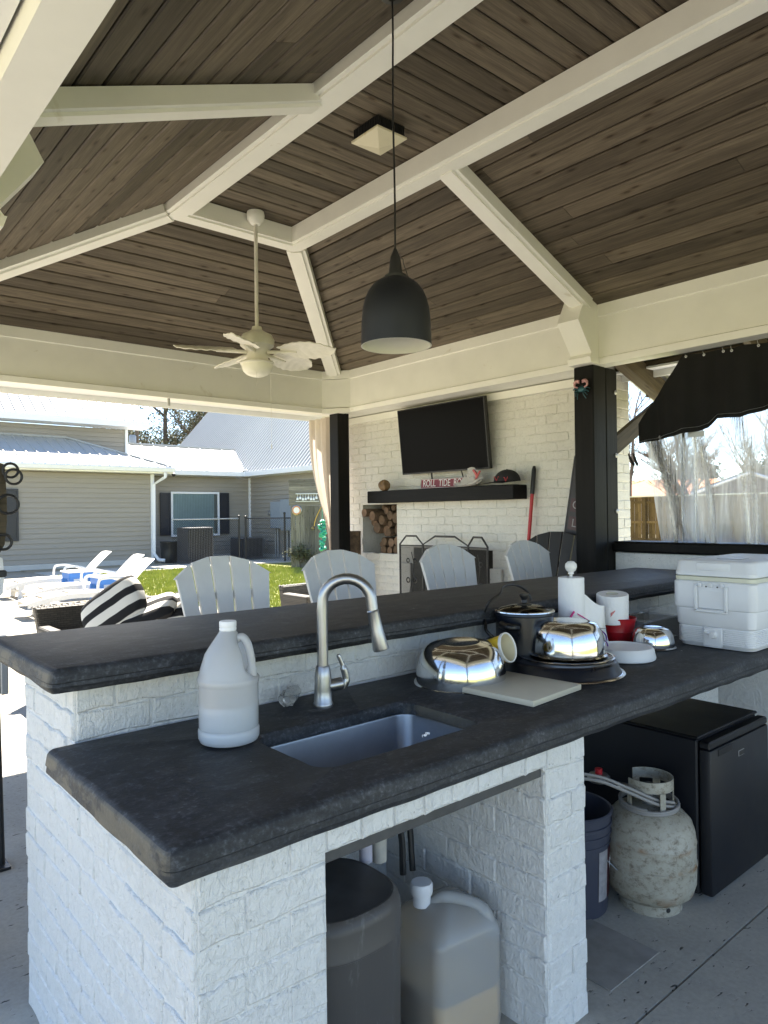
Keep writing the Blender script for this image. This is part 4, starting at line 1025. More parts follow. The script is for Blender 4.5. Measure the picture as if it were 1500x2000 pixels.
# ================================================================== BAR CHAIRS
def barchair(loc, rz, label, mat='slat', group='white adirondack bar chairs', h=1.275, nm='bar_chair', wtop=.53):
    t_ = thing(nm, label, 'bar chair', loc, rz, group); mw = W(t_)
    n = 5; zb_, lean_ = .62, .26
    for k in range(n):
        def edge(j, z):   # fan shape
            f = (z-zb_)/(h-zb_); wd = .36+(wtop-.36)*f; return -wd/2+wd*j/n
        x0, x1 = k/n, (k+1)/n
        def top(x): return h-.075*(abs(x)/(wtop/2))**2.0-.03*(abs(x)/(wtop/2))**4
        nz = 8; b = B(); gap = .012; A = []
        for i in range(nz+1):
            z = zb_+(h-zb_)*i/nz; row = []
            for jj, s in ((k, gap/2), (k+1, -gap/2)):
                x = edge(jj, z)+s; zz = min(z, top(x)) if i == nz else min(z, top(x)-.001*(nz-i)); row.append((x, zz))
            A.append(row)
        bowed = lambda x: .03*(x/(wtop/2))**2
        for side in (0, 1):
            pass
        fr = [[b.bm.verts.new((x, (zz-zb_)*lean_-bowed(x), zz)) for x, zz in row] for row in A]; bk = [[b.bm.verts.new((x, (zz-zb_)*lean_-bowed(x)+.019, zz)) for x, zz in row] for row in A]
        for i in range(nz):
            b.bm.faces.new((fr[i][0], fr[i][1], fr[i+1][1], fr[i+1][0])); b.bm.faces.new((bk[i][1], bk[i][0], bk[i+1][0], bk[i+1][1])); b.bm.faces.new((fr[i][0], fr[i+1][0], bk[i+1][0], bk[i][0])); b.bm.faces.new((fr[i][1], bk[i][1], bk[i+1][1], fr[i+1][1]))
        b.bm.faces.new((fr[nz][0], fr[nz][1], bk[nz][1], bk[nz][0])); b.bm.faces.new((fr[0][1], fr[0][0], bk[0][0], bk[0][1]))
        b.obj('back_slat', mat, t_, mw=mw)
    b = B(); b.box((-.17, .145, 1.06), (.17, .165, 1.10), .004); b.obj('back_rail', mat, t_, mw=mw)
    b = B(); b.box((-.17, .075, .76), (.17, .10, .83), .004); b.obj('back_rail', mat, t_, mw=mw)
    for k in range(6): b = B(); b.box((-.25, -.40+k*.077, .70), (.25, -.33+k*.077, .72), .004); b.obj('seat_slat', mat, t_, mw=mw)
    for s in (-1, 1):
        b = B(); b.box((s*.27-.02, -.40, 0), (s*.27+.02, -.32, .92), .004); b.obj('front_leg', mat, t_, mw=mw)
        b = B(); b.prism([(s*.27-.02, .02, .92), (s*.27-.02, .10, .92), (s*.27-.02, .22, 0), (s*.27-.02, .14, 0)], (.04, 0, 0)); b.obj('rear_leg', mat, t_, mw=mw)
        b = B(); b.box((s*.29-.05, -.45, .921), (s*.29+.05, .02, .941), .006); b.obj('arm', mat, t_, mw=mw)
        b = B(); b.box((s*.27-.018, -.32, .25), (s*.27+.018, .15, .30)); b.obj('side_stretcher', mat, t_, mw=mw)
    b = B(); b.box((-.25, -.39, .25), (.25, -.35, .31)); b.obj('footrest', mat, t_, mw=mw)
    return t_
barchair((1.66, 3.02, 0), .0, 'white slatted bar chair at the left end of the bar')
barchair((2.37, 3.02, 0), .04, 'white slatted bar chair seen behind the faucet')
barchair((3.22, 3.02, 0), .05, 'white slatted bar chair in front of the fireplace screen')
barchair((3.99, 3.0, 0), .05, 'white slatted bar chair nearest the red pole')
barchair((4.25, 3.19, 0), -PI/2+.12, 'black slatted adirondack bar chair behind the white ones by the post', 'darkslat', None, 1.325)
# ================================================================== HANGING THINGS
# pendant lamp
t_ = thing('pendant_lamp', 'matte black dome pendant lamp with white inside on a long cord', 'pendant lamp', (1.672, 1.88, 2.062))
c = Vector((1.672, 1.88, 2.062))
b = B(); R0 = .124
prof = [(R0+.001, 0), (R0, .02), (R0*.99, .07), (R0*.975, .105), (R0*.945, .135), (R0*.885, .165), (R0*.79, .192), (R0*.66, .214), (R0*.48, .231), (.034, .240)]
b.lathe(prof, c, 64); b.obj('shade', 'shade_out', t_, smooth=True)
b = B(); b.lathe([(r-.0035, z+(.0 if i == 0 else -.002)) for i, (r, z) in enumerate(prof)], c, 64); b.lathe([(R0+.001, 0), (R0-.0035, 0)], c, 64); b.obj('lining', 'shade_in', t_, smooth=True)
b = B(); b.lathe([(.0, .238), (.040, .238), (.040, .248), (.026, .251), (.024, .266), (.018, .312), (.016, .318), (.006, .342), (.004, .345)], c, 24); b.obj('socket', 'black', t_, smooth=True)
b = B(); b.tube(catmull([c+Vector((.010, -.006, .312)), c+Vector((.022, -.014, .309)), c+Vector((.025, -.016, .29)), c+Vector((.038, -.025, .246))]), .0016, 6); b.obj('clip_wire', 'black', t_, smooth=True)
b = B(); b.tube(catmull([c+Vector((0, 0, .34)), c+Vector((.001, 0, .55)), c+Vector((-.002, .001, .85)), c+Vector((.0005, -.001, 1.1)), c+Vector((0, 0, 1.255))]), .0035, 8); b.lathe([(.045, 1.262), (.045, 1.24), (.02, 1.235)], c, 20); b.obj('cord', 'black', t_, smooth=True)
b = B(); b.lathe([(.0, .10), (.03, .12), (.03, .15), (.012, .19), (.012, .27)], c, 20); b.obj('bulb', 'glassw', t_, smooth=True)
# ceiling fixture
t_ = thing('ceiling_light', 'square ceiling light with cream pyramid lens and black finned housing', 'ceiling light', (2.36, 2.768, 3.44))
cx, cy = 2.36, 2.768
b = B(); b.box((cx-.078, cy-.084, 3.40), (cx+.078, cy+.084, 3.443))
for k in range(15):
    o_ = -.085+.17*k/14
    b.box((cx+o_-.002, cy-.098, 3.385), (cx+o_+.002, cy+.098, 3.44)); b.box((cx-.092, cy+o_*1.05-.002, 3.385), (cx+.092, cy+o_*1.05+.002, 3.44))
b.obj('finned_housing', 'black', t_)
b = B(); h_ = [(.098, 3.384), (.098, 3.374), (.086, 3.370)]; rg_ = [[b.bm.verts.new((cx+sx*s, cy+sy*s*1.07, z)) for sx, sy in ((-1, -1), (1, -1), (1, 1), (-1, 1))] for s, z in h_]; tip = b.bm.verts.new((cx, cy, 3.338))
b.bm.faces.new(rg_[0])
for a, d in zip(rg_, rg_[1:]):
    for k in range(4): b.bm.faces.new((a[k], a[(k+1) % 4], d[(k+1) % 4], d[k]))
for k in range(4): b.bm.faces.new((rg_[2][k], rg_[2][(k+1) % 4], tip))
b.obj('lens', 'cream', t_)
# ceiling fan
fx, fy = 2.387, 4.045
t_ = thing('ceiling_fan', 'cream ceiling fan with five palm leaf blades and a bowl light', 'ceiling fan', (fx, fy, 3.43)); c = Vector((fx, fy, 0))
b = B(); b.lathe([(.012, 3.36), (.03, 3.362), (.055, 3.39), (.058, 3.42), (.055, 3.44), (.0, 3.441)], c, 28); b.obj('canopy', 'trim', t_, smooth=True)
b = B(); b.tube([c+Vector((0, 0, 2.66)), c+Vector((0, 0, 3.37))], .012, 12); b.obj('downrod', 'fanmetal', t_, smooth=True)
b = B(); b.lathe([(.016, 2.70), (.03, 2.695), (.035, 2.675), (.055, 2.66), (.095, 2.64), (.112, 2.605), (.108, 2.57), (.08, 2.548), (.065, 2.52), (.075, 2.47), (.07, 2.462), (.0, 2.46)], c, 36); b.obj('motor', 'fanmetal', t_, smooth=True)
b = B(); b.lathe([(.075, 2.475), (.105, 2.468), (.112, 2.455), (.108, 2.45), (.10, 2.45)], c, 36); b.obj('light_rim', 'fanmetal', t_, smooth=True)
b = B(); b.lathe([(.103, 2.455), (.10, 2.43), (.09, 2.405), (.07, 2.385), (.04, 2.372), (.0, 2.368)], c, 36); b.obj('light_bowl', 'glassw', t_, smooth=True)
for k, a in enumerate((15, 90, 168, 224, 307)):
    a = math.radians(a); d = Vector((math.cos(a), math.sin(a), 0)); s = Vector((-d.y, d.x, 0)); o3 = c+Vector((0, 0, 2.535)); b = B()
    outl = [.034, .064, .090, .102, .104, .094, .070, .026]
    def bl(u, v):
        r = .16+.375*u; i = u*7; w_ = outl[int(i)]+(outl[min(7, int(i)+1)]-outl[int(i)])*(i-int(i)); x = (v*2-1); notch = .93+.07*abs(math.sin(u*16+x*2)); w_ *= .96+.04*abs(math.sin(u*16+x*2))
        rip = .0022*math.cos((u*9-abs(x)*1.6)*2*PI*.7)*(abs(x)**.5)
        return o3+d*(r-.015*abs(x))+s*(x*w_)+Vector((0, 0, -.022*u-x*w_*.30+.010*(1-x*x)+rip))
    b.grid(bl, 40, 12); b.solidify(.006); b.obj('blade', 'fanblade' if 'fanblade' in M else 'trim', t_, smooth=True)
    b = B(); b.tube([o3+d*.07+Vector((0, 0, -.01)), o3+d*.13+Vector((0, 0, -.012)), o3+d*.27+Vector((0, 0, -.022))], [.012, .012, .006], 8); b.obj('blade_arm', 'fanmetal', t_, smooth=True)
b = B(); b.tube([c+Vector((.07, -.05, 2.50)), c+Vector((.07, -.05, 1.93))], .0012, 4); b.lathe([(.0, 0), (.005, .004), (.004, .03), (.0, .034)], c+Vector((.07, -.05, 1.9)), 8); b.obj('pull_chain', 'fanmetal', t_)
b = B(); b.tube([c+Vector((-.04, -.06, 2.50)), c+Vector((-.04, -.06, 2.30))], .0012, 4); b.obj('pull_chain', 'fanmetal', t_)
# small hook under north beam
t_ = tag((lambda b: (b.tube([(2.52, 5.72, 2.46), (2.52, 5.72, 2.40)], .012, 8), b.obj('beam_hook', 'galv'))[1])(B()), 'small metal hook under the left beam', 'hook')

# ================================================================== FIREPLACE THINGS
t_ = thing('television', 'flat black television tilted on the brick wall above the mantel', 'television', (4.50, 4.45, 2.13))
sh = lambda z: 4.50-.10*(z-1.835)
m = frame((4.47, 4.452, 2.135), (0, -1, 0), (-.06/.6, 0, 1)); b = B(); b.box((-.536, -.302, -.04), (.536, .302, 0), .004); b.obj('casing', 'blackplastic', t_, mw=m)
b = B(); V = [(-.526, -.288), (.526, -.288), (.526, .293), (-.526, .293)]; quad(b, *[(x, y, .0012) for x, y in V]); o = b.obj('screen', 'tv', t_, mw=m)
b = B()
for x0, y0, x1, y1 in ((-.536, -.302, .536, -.290), (-.536, .294, .536, .302), (-.536, -.290, -.527, .294), (.527, -.290, .536, .294)): b.box((x0, y0, .0005), (x1, y1, .005), .001)
b.obj('bezel', 'blackplastic', t_, mw=m)
b = B(); b.box((4.50, 4.33, 1.98), (4.60, 4.6, 2.25)); b.tube(catmull([(4.52, 4.62, 1.9), (4.54, 4.64, 1.8), (4.56, 4.63, 1.70)]), .008, 6); b.tube(catmull([(4.52, 4.28, 1.9), (4.54, 4.26, 1.8), (4.56, 4.25, 1.70)]), .006, 6); b.obj('wall_mount', 'black', t_)
# sign on mantel
m = frame((4.50, 4.44, 1.737), (0, -1, -.01), (.10, 0, 1)); b = B(); b.box((-.30, -.042, -.002), (.30, .042, .001), .0008); sg = b.obj('street_sign', 'signred', mw=m); tag(sg, 'red street style sign with white words ROLL TIDE on the mantel', 'sign')
text('lettering', 'ROLL  TIDE  ROLL', .088, 'whiteprint', m @ Matrix.Translation((-.0, 0, .0022)), sg, sx=.78)
b = B()
for x0, y0, x1, y1 in ((-.297, .036, .297, .039), (-.297, -.039, .297, -.036)): b.box((x0, y0, .001), (x1, y1, .0018))
b.obj('border', 'whiteprint', sg, mw=m)
# brown ball-shaped glove
b = B(); b.grid(lambda u, v: Vector((4.44, 5.19, 1.742))+Vector((.05*math.sin(PI*v)*math.cos(2*PI*u), .063*math.sin(PI*v)*math.sin(2*PI*u), .052*math.cos(PI*v)))*(1+.16*mnoise.noise(Vector((math.cos(2*PI*u)*2, math.sin(2*PI*u)*2, v*4)))+.05*math.sin(u*2*PI*7)), 36, 18, closeu=True)
tag(b.obj('baseball_glove', 'leather', smooth=True, origin=(4.44, 5.19, 1.70)), 'small rounded brown leather glove at the left end of the mantel', 'glove')
# plastic bag
t_ = thing('plastic_bag', 'crumpled white plastic bag with red tie in front of the red sign', 'plastic bag', (4.44, 4.1, 1.70)); b = B()
def bagf(u, v):
    a = 2*PI*u; r = math.sin(PI*v); n = mnoise.noise(Vector((math.cos(a)*2.2, math.sin(a)*2.2, v*5))); n2 = mnoise.noise(Vector((math.cos(a)*6, math.sin(a)*6, v*12)))
    return Vector((4.43+.05*r*math.cos(a)*(1+.3*n), 4.10+.15*r*math.sin(a)*(1+.3*n+.12*n2), 1.695+(.035+.035*math.sin(a*1.0+2.2))*(1-math.cos(PI*v))*(1+.35*n+.2*n2)))
b.grid(bagf, 48, 24, closeu=True); b.obj('bag', 'bag', t_, smooth=True)
b = B(); b.tube(catmull([(4.42, 4.0, 1.74), (4.42, 3.99, 1.78), (4.41, 4.02, 1.83)]), [.012]*9+[.012]*7+[.004], 5); b.tube(catmull([(4.42, 4.0, 1.74), (4.42, 3.97, 1.79), (4.42, 3.95, 1.815)]), .008, 5); b.obj('tie', 'bagtie' if 'bagtie' in M else 'pink', t_)
# cap
t_ = thing('hat', 'black baseball cap with red script at the right end of the mantel', 'cap', (4.45, 3.72, 1.70)); b = B()
cc = Vector((4.46, 3.70, 1.70))
b.grid(lambda u, v: cc+Vector((.075*math.cos(2*PI*u)*math.cos(v*PI/2), .125*math.sin(2*PI*u)*math.cos(v*PI/2), .02+.095*math.sin(v*PI/2)))*(1), 36, 10, closeu=True); b.lathe([(.0, .118), (.006, .117), (.008, .113)], cc, 8); b.obj('crown', 'capcloth', t_, smooth=True)
b = B(); b.grid(lambda u, v: cc+Vector((-.03-.05*v, .11*math.sin(PI*(u-.5))+.09*v, .022-.012*v*v-.01*abs(u-.5))), 16, 6); b.solidify(.004); b.obj('brim', 'capcloth', t_, smooth=True)
b = B(); pts = [(4.386+.010*abs(math.sin(i*.25)), 3.775-.010*i, 1.745+.012*math.sin(i*1.9)-.0008*i) for i in range(15)]; b.tube(catmull(pts, 3), .0016, 4); pts = [(p[0]-.002, p[1], p[2]+.010*math.cos(i*1.3)) for i, p in enumerate(pts)]; b.tube(catmull(pts, 3), .002, 4); b.obj('script', 'redink', t_)
# red pole
t_ = thing('long_handled_tool', 'red pole with black grip leaning on the brick wall right of the mantel', 'pole', (4.5, 3.58, 0))
p0, p1 = Vector((4.47, 3.635, 0)), Vector((4.565, 3.51, 1.835)); b = B(); b.tube([p0, p0.lerp(p1, .88)], .014, 10); b.obj('handle', 'red', t_, smooth=True)
b = B(); b.tube([p0.lerp(p1, .88), p0.lerp(p1, .985), p1], [.0175, .0175, .010], 10); b.obj('grip', 'blackplastic', t_, smooth=True)
# narrow sign leaning behind post
t_ = thing('vertical_sign', 'narrow dark sign with pale edge and dark red letter blocks leaning behind the crab post', 'sign', (4.5, 3.1, 0))
m = frame((4.50, 3.135, 1.22), (0, -1, -.155), (.03, -.155, 1)); b = B(); b.box((-.07, -.66, -.012), (.07, .66, 0), .002); b.obj('board', 'signblack', t_, mw=m)
b = B(); b.box((-.074, -.665, -.013), (-.0705, .665, .006)); b.obj('edge', 'whiteprint', t_, mw=m)
for k, ch in enumerate('LLO'):
    b = B(); z = -.02+.135*k; b.box((-.045, z, .0006), (.05, z+.10, .003)); b.obj('letter_block', 'maroon2' if 'maroon2' in M else 'maroon', t_, mw=m)
    text('letter', ch, .085, 'paperlabel', m @ Matrix.Translation((.004, z+.05, .0036)), t_)
# crab
t_ = thing('crab_ornament', 'teal metal crab ornament with pink claws on the dark post', 'crab ornament', (4.19, 2.815, 2.30)); cr0 = Vector((4.188, 2.812, 2.305))
q = lambda y, z, x=0: cr0+Vector((-x, -y, z))*.90
b = B(); b.grid(lambda u, v: q(.036*math.cos(2*PI*u)*math.sin(PI*v), .024*math.sin(2*PI*u)*math.sin(PI*v)-.0, .006+.012*math.cos(PI*v)), 20, 10, closeu=True); b.obj('shell', 'teal', t_, smooth=True)
for s in (-1, 1):
    b = B(); b.tube(catmull([q(s*.028, .012, .008), q(s*.052, .022, .012), q(s*.054, .045, .014), q(s*.035, .062, .014), q(s*.012, .058, .012)]), [.006]*8+[.007]*8+[.011]*8+[.010]*8+[.003], 7); b.tube(catmull([q(s*.04, .055, .014), q(s*.028, .05, .014), q(s*.012, .047, .014)]), .004, 6); b.obj('claw', 'pink', t_, smooth=True)
    for k in range(4):
        a = -.1-.42*k; b = B(); b.tube(catmull([q(s*.028*math.cos(a*.6), .02*math.sin(a), .006), q(s*.055*math.cos(a*.8), .012+.055*math.sin(a), .018), q(s*(.075-.012*k), -.004-.024*k, .002)]), [.0045]*8+[.003]*8+[.0015], 6); b.obj('leg', 'teal', t_, smooth=True)
# fire screen
t_ = thing('fireplace_screen', 'three panel black mesh fireplace screen before the firebox', 'fireplace screen', (4.48, 4.4, 0))
def panel(pts, ya, yb, xa, xb):
    def P(s, z): return Vector((xa+(xb-xa)*s, ya+(yb-ya)*s, z))
    z0, zs, zt = .02, 1.19, 1.265
    fr = [P(0, z0), P(0, zs), P(.28, zt), P(.72, zt), P(1, zs), P(1, z0)]; b = B(); b.tube(fr, .009, 6, closed=True); b.tube([P(0, zs-.012), P(1, zs-.012)], .006, 6); b.tube([P(.05, z0+.06), P(.95, z0+.06)], .006, 6); b.obj('frame', 'ironframe', t_)
    b = B(); b.bm.faces.new([b.bm.verts.new(p) for p in (P(0, z0), P(0, zs-.012), P(1, zs-.012), P(1, z0))]); b.obj('mesh', 'mesh', t_)
    b = B(); yy = (ya+yb)/2
    for zc, sc in ((1.04, 1), (.86, 1.2), (.66, 1.4)):
        for s in (.35, .65): cpt = P(s, zc); b.lathe([(.018*sc, -.003), (.024*sc, 0), (.018*sc, .003), (.012*sc, 0)], n=14, mw=Matrix.Translation(cpt) @ Matrix.Rotation(PI/2, 4, 'Y'))
    b.tube(catmull([P(.5, .5), P(.4, .7), P(.5, .85), P(.6, 1.0), P(.5, 1.12)]), .004, 5); b.obj('scrollwork', 'ironframe', t_)
M['ironframe'] = plain('worn_black_iron', (.05, .048, .045), .5, .4, var=.4, vs=30)
panel(None, 4.93, 4.70, 4.40, 4.47); panel(None, 4.695, 4.145, 4.472, 4.472); panel(None, 4.14, 3.88, 4.47, 4.42)
# logs in the niche
rl = random.Random(8)
def log(x0, x1, y, z, r, label, name='firewood_log', tilt=0, group='firewood stacked in the wall niche', seed=0):
    t_ = thing(name, label, 'log', (x0, y, z), 0, group); b = B()
    def f(u, v):
        a = 2*PI*u; rr = r*(1+.12*mnoise.noise(Vector((math.cos(a)*1.4+seed, math.sin(a)*1.4, v*1.5)))+.05*mnoise.noise(Vector((math.cos(a)*6+seed, math.sin(a)*6, v*9))))
        return Vector((x0+(x1-x0)*v, y+rr*math.cos(a)+tilt*v, z+rr*math.sin(a)))
    V = b.grid(f, 18, 5, closeu=True); ends = [V_[0].co.copy() for V_ in V]; b.obj('bark', 'bark', t_, smooth=True)
    b = B(); cpt = b.bm.verts.new((x0-.001, y, z)); R1 = [b.bm.verts.new((p.x-.001, y+(p.y-y)*.5, z+(p.z-z)*.5)) for p in ends]; R2 = [b.bm.verts.new((p.x-.001, y+(p.y-y)*.95, z+(p.z-z)*.95)) for p in ends]
    for i in range(len(R1)):
        j = (i+1) % len(R1); b.bm.faces.new((cpt, R1[i], R1[j])); b.bm.faces.new((R1[i], R2[i], R2[j], R1[j]))
    b.obj('cut_end', rl.choice(['logend', 'logend', 'logend2']), t_); return t_
M['logend2'] = plain('greyed_log_end', (.22, .14, .09), .9, var=.4, vs=18)
spots = [(5.26, 1.11, .045), (5.345, 1.105, .040), (5.43, 1.11, .045), (5.24, 1.20, .05), (5.33, 1.185, .045), (5.42, 1.195, .042), (5.50, 1.165, .03), (5.25, 1.31, .062), (5.36, 1.285, .040), (5.45, 1.30, .055), (5.55, 1.33, .055),
         (5.37, 1.37, .035), (5.64, 1.39, .05), (5.26, 1.43, .055), (5.36, 1.455, .045), (5.46, 1.41, .05), (5.56, 1.45, .05), (5.66, 1.485, .042), (5.24, 1.525, .035), (5.33, 1.53, .03), (5.44, 1.50, .038), (5.52, 1.535, .026)]
sizes = lambda r: 'thick' if r > .05 else ('thin' if r < .04 else 'medium')
rows = [(1.07, 1.14, 'bottom'), (1.14, 1.25, 'second lowest'), (1.25, 1.34, 'middle'), (1.34, 1.44, 'fourth'), (1.44, 1.49, 'next to top'), (1.49, 1.6, 'top')]
for i, (y, z, r) in enumerate(spots):
    rw = [q for q in rows if q[0] <= z < q[1]][0]; inrow = sorted([s[0] for s in spots if rw[0] <= s[1] < rw[1]], reverse=True); k_ = inrow.index(y); ordn = 'leftmost' if k_ == 0 else ('rightmost' if k_ == len(inrow)-1 else ['', 'second', 'third', 'fourth', 'fifth', 'sixth'][k_]+' from the left')
    log(4.62+rl.uniform(0, .09)-(.06 if i in (16, 17) else 0), 4.98, y, z, r, '%s firewood log, %s in the %s row of the niche' % (sizes(r), ordn, rw[2]), seed=i*3)
t_ = thing('tree_stump_log', 'upright rough barked log standing beside the dark corner post', 'log', (4.45, 5.70, 0)); b = B()
b.grid(lambda u, v: Vector((4.45+.078*math.cos(2*PI*u)*(1+.08*mnoise.noise(Vector((math.cos(2*PI*u)*5, math.sin(2*PI*u)*5, v*9)))), 5.70+.078*math.sin(2*PI*u)*(1+.08*mnoise.noise(Vector((math.cos(2*PI*u)*5, math.sin(2*PI*u)*5, v*9+3)))), 1.30*v)), 28, 40, closeu=True); b.obj('bark', 'bark', t_, smooth=True)
b = B(); b.lathe([(.0, 1.301), (.076, 1.299)], (4.45, 5.70, 0), 24); b.obj('cut_end', 'logend', t_)
# tied curtain
t_ = thing('curtain', 'pale beige curtain tied to the dark corner post', 'curtain', (4.3, 5.9, 1.5)); b = B()
def cur(u, v):
    z = 2.46-2.1*v; k = min(1, max(0, (v/.66))); s = .5-.5*math.cos(PI*k); k2 = max(0, (v-.68)/.32)
    yl = 6.26-(.385*s**1.5)+.12*k2; yr = 5.84+.0*s+.01*k2
    y = yl+(yr-yl)*u; y += .012*math.sin(u*22)*(1-s); x = 4.30+.030*math.sin(u*26+v*1.5)*(1-.55*s)+.02*math.sin(u*11+2)
    return Vector((x, y, z))
b.grid(cur, 90, 60); b.obj('cloth', 'curtain', t_, smooth=True)
b = B(); b.lathe([(.05, -.012), (.056, 0), (.05, .012)], (4.30, 5.862, 1.05), 18); b.obj('tie', 'curtain', t_, smooth=True)
b = B(); ro = random.Random(6)
for k in range(46):
    cc_ = Vector((8.0+ro.uniform(-.05, .05), 11.2+ro.uniform(-.07, .07)*(1-.5*k/46), 1.36-.0125*k)); rr0 = ro.uniform(.028, .045)
    b.grid(lambda u, v: cc_+Vector((rr0*math.cos(2*PI*u)*math.sin(PI*v), rr0*math.sin(2*PI*u)*math.sin(PI*v), rr0*.7*math.cos(PI*v))), 8, 5, closeu=True)
b.tube([(8.0, 11.2, 1.34), (8.0, 11.2, 1.75)], .006, 5)
tag(b.obj('hanging_ornament', 'greenrubber', None, smooth=True, origin=(8.0, 11.2, 1.1)), 'knobbly teal green hanging thing between shower wall and curtain', 'hanging ornament')

# ================================================================== EAST OPENING: VALANCE, VINYL, HOOKS
t_ = thing('valance', 'black cloth awning valance hanging outside the right opening', 'valance', (4.45, 1.5, 2.3))
top = [(2.215, 2.470), (2.10, 2.455), (2.012, 2.462), (1.90, 2.452), (1.86, 2.462), (1.72, 2.452), (1.5, 2.462), (1.2, 2.45), (-.5, 2.46)]
bot = [(2.527, 1.926), (2.36, 1.945), (2.215, 1.963), (2.12, 1.972), (2.07, 1.985), (2.02, 2.04), (1.96, 2.032), (1.864, 2.028), (1.72, 2.063), (1.5, 2.04), (1.2, 2.05), (-.5, 2.04)]
def lerp_poly(P, s):
    L = [0]
    for a, c in zip(P, P[1:]): L.append(L[-1]+math.hypot(c[0]-a[0], c[1]-a[1]))
    t = s*L[-1]
    for i in range(len(P)-1):
        if t <= L[i+1] or i == len(P)-2:
            f = (t-L[i])/max(1e-6, L[i+1]-L[i]); return (P[i][0]+(P[i+1][0]-P[i][0])*f, P[i][1]+(P[i+1][1]-P[i][1])*f)
def at_y(P, y):
    for i in range(len(P)-1):
        a, c = P[i], P[i+1]
        if c[0] <= y <= a[0]: f = (a[0]-y)/max(1e-6, a[0]-c[0]); return a[1]+(c[1]-a[1])*f
    return P[0][1] if y > P[0][0] else P[-1][1]
# left flap edge runs diagonally from hook to lower left
edge = [(2.545, 2.055), (2.44, 2.19), (2.33, 2.33), (2.215, 2.470)]
full_top = [(2.545, 2.05)]+edge[1:3]+top
def val(u, v):
    y = 2.54-(2.54+.5)*u**1.25; zt = at_y(full_top, y); zb = at_y(bot, y); z = zt+(zb-zt)*v
    fold = .022*math.sin(y*19)+.012*math.sin(y*47+1)+.05*max(0, (y-2.2))*1.0
    return Vector((4.435+fold*(.35+.65*v), y, z))
b = B(); b.grid(val, 160, 14); b.obj('cloth', 'valance', t_, smooth=True)
b = B(); pts = [val(i/200, .94)+Vector((-.0022, 0, 0)) for i in range(201)]; b.tube(pts, .0009, 3); b.obj('stitching', 'conduit', t_)
for y in (2.19, 2.075, 1.955, 1.905, 1.75, 1.60):
    b = B(); z = at_y(full_top, y)-.018; b.lathe([(.004, -.002), (.009, 0), (.004, .002)], n=12, mw=Matrix.Translation((4.41, y, z)) @ Matrix.Rotation(PI/2, 4, 'Y')); b.tube([(4.41, y, z), (4.385, y, 2.475)], .0015, 4); b.obj('grommet', 'galv', t_)
t_ = thing('vinyl_curtain', 'clear wrinkled vinyl curtain below the black valance', 'vinyl curtain', (4.46, 1.5, 1.6))
def vin(u, v):
    yb = 2.535+( -.5-2.535)*u; s = v; pull = .15*max(0, 1-u*3.4)*s**.8
    z = 2.02-(2.02-1.04)*v; zt = at_y(bot, yb)+.03; z = zt-(zt-.98)*v
    y = yb-pull; x = 4.49+.038*math.sin(yb*23+1.4*math.sin(v*3))*(.5+.5*v)+.012*math.sin(yb*61+v*5)*v+.035*math.exp(-((yb-2.33)/.06)**2)*math.sin(v*9)*v
    return Vector((x, y, z))
b = B(); b.grid(vin, 260, 40); b.obj('sheet', 'vinyl', t_, smooth=True)
def vin2(u, v):
    y = 2.30-.12*u-.03*v; return Vector((4.50+.012*math.sin(u*9+v*4), y, 1.985-(1.0)*v))
b = B(); b.grid(vin2, 14, 24); b.obj('overlap_strip', 'vinyl', t_, smooth=True)
b = B(); b.grid(lambda u, v: Vector((4.455, 2.205-.105*u, 1.972-.035*v-.002*u)), 4, 2); b.obj('hem_tab', 'conduit', t_)
t_ = thing('clothes_pegs', 'pair of dark clips hanging from the timber brace by the vinyl', 'clips', (4.66, 2.72, 1.9)); b = B()
for k, (y, a) in enumerate(((2.735, .25), (2.70, .1))):
    b.tube(catmull([(4.64, y, 1.88), (4.64, y-.01, 1.85), (4.64, y-.03-a*.05, 1.79)]), [.006]*8+[.010]*8+[.008], 6)
b.obj('clip', 'black', t_)

# ================================================================== ON THE COUNTER
ZC = .9015
# faucet
t_ = thing('faucet', 'tall brushed nickel gooseneck faucet behind the sink', 'faucet', (1.235, 1.735, .90)); f0 = Vector((1.235, 1.735, .90))
b = B(); b.lathe([(.0, 0), (.029, 0), (.030, .006), (.029, .012), (.0275, .014), (.026, .05), (.025, .09), (.021, .118), (.018, .122), (.0, .122)], f0, 36); b.obj('base', 'brushed', t_, smooth=True)
dn = Vector((.64, -.77, 0)); dn.normalize(); dn = Vector((.58, -.50, 0)).normalized()
pts = [f0+Vector((0, 0, .12)), f0+Vector((0, 0, .20)), f0+Vector((0, 0, .285))]
Rr = .074
for k in range(1, 13): a = PI*k/13; pts.append(f0+Vector((0, 0, .305))+dn*(Rr-Rr*math.cos(a))+Vector((0, 0, Rr*math.sin(a))))
pts += [f0+dn*(2*Rr+.004)+Vector((0, 0, .27))]
b = B(); b.tube(pts, .0165, 20); b.obj('spout', 'brushed', t_, smooth=True)
e0, e1 = f0+dn*(2*Rr+.002)+Vector((0, 0, .285)), f0+dn*(2*Rr+.026)+Vector((0, 0, .165)); ax = (e1-e0)
b = B(); b.tube([e0, e0+ax*.03, e0+ax*.05, e0+ax*.5, e0+ax*.95, e1], [.0165, .0185, .0175, .0195, .0245, .0225], 24); b.obj('spray_head', 'brushed', t_, smooth=True)
lft = ax.cross(Vector((0, 0, 1))).normalized(); bk_ = -(dn)
for s in (.38, .56): b = B(); p = e0+ax*s+bk_*.021; b.lathe([(.0, .006), (.005, .005), (.006, 0)], n=10, mw=frame(p, ax, ax.cross(bk_))); b.obj('button', 'black', t_, smooth=True)
hs = Vector((.82, -.30, 0)).normalized()
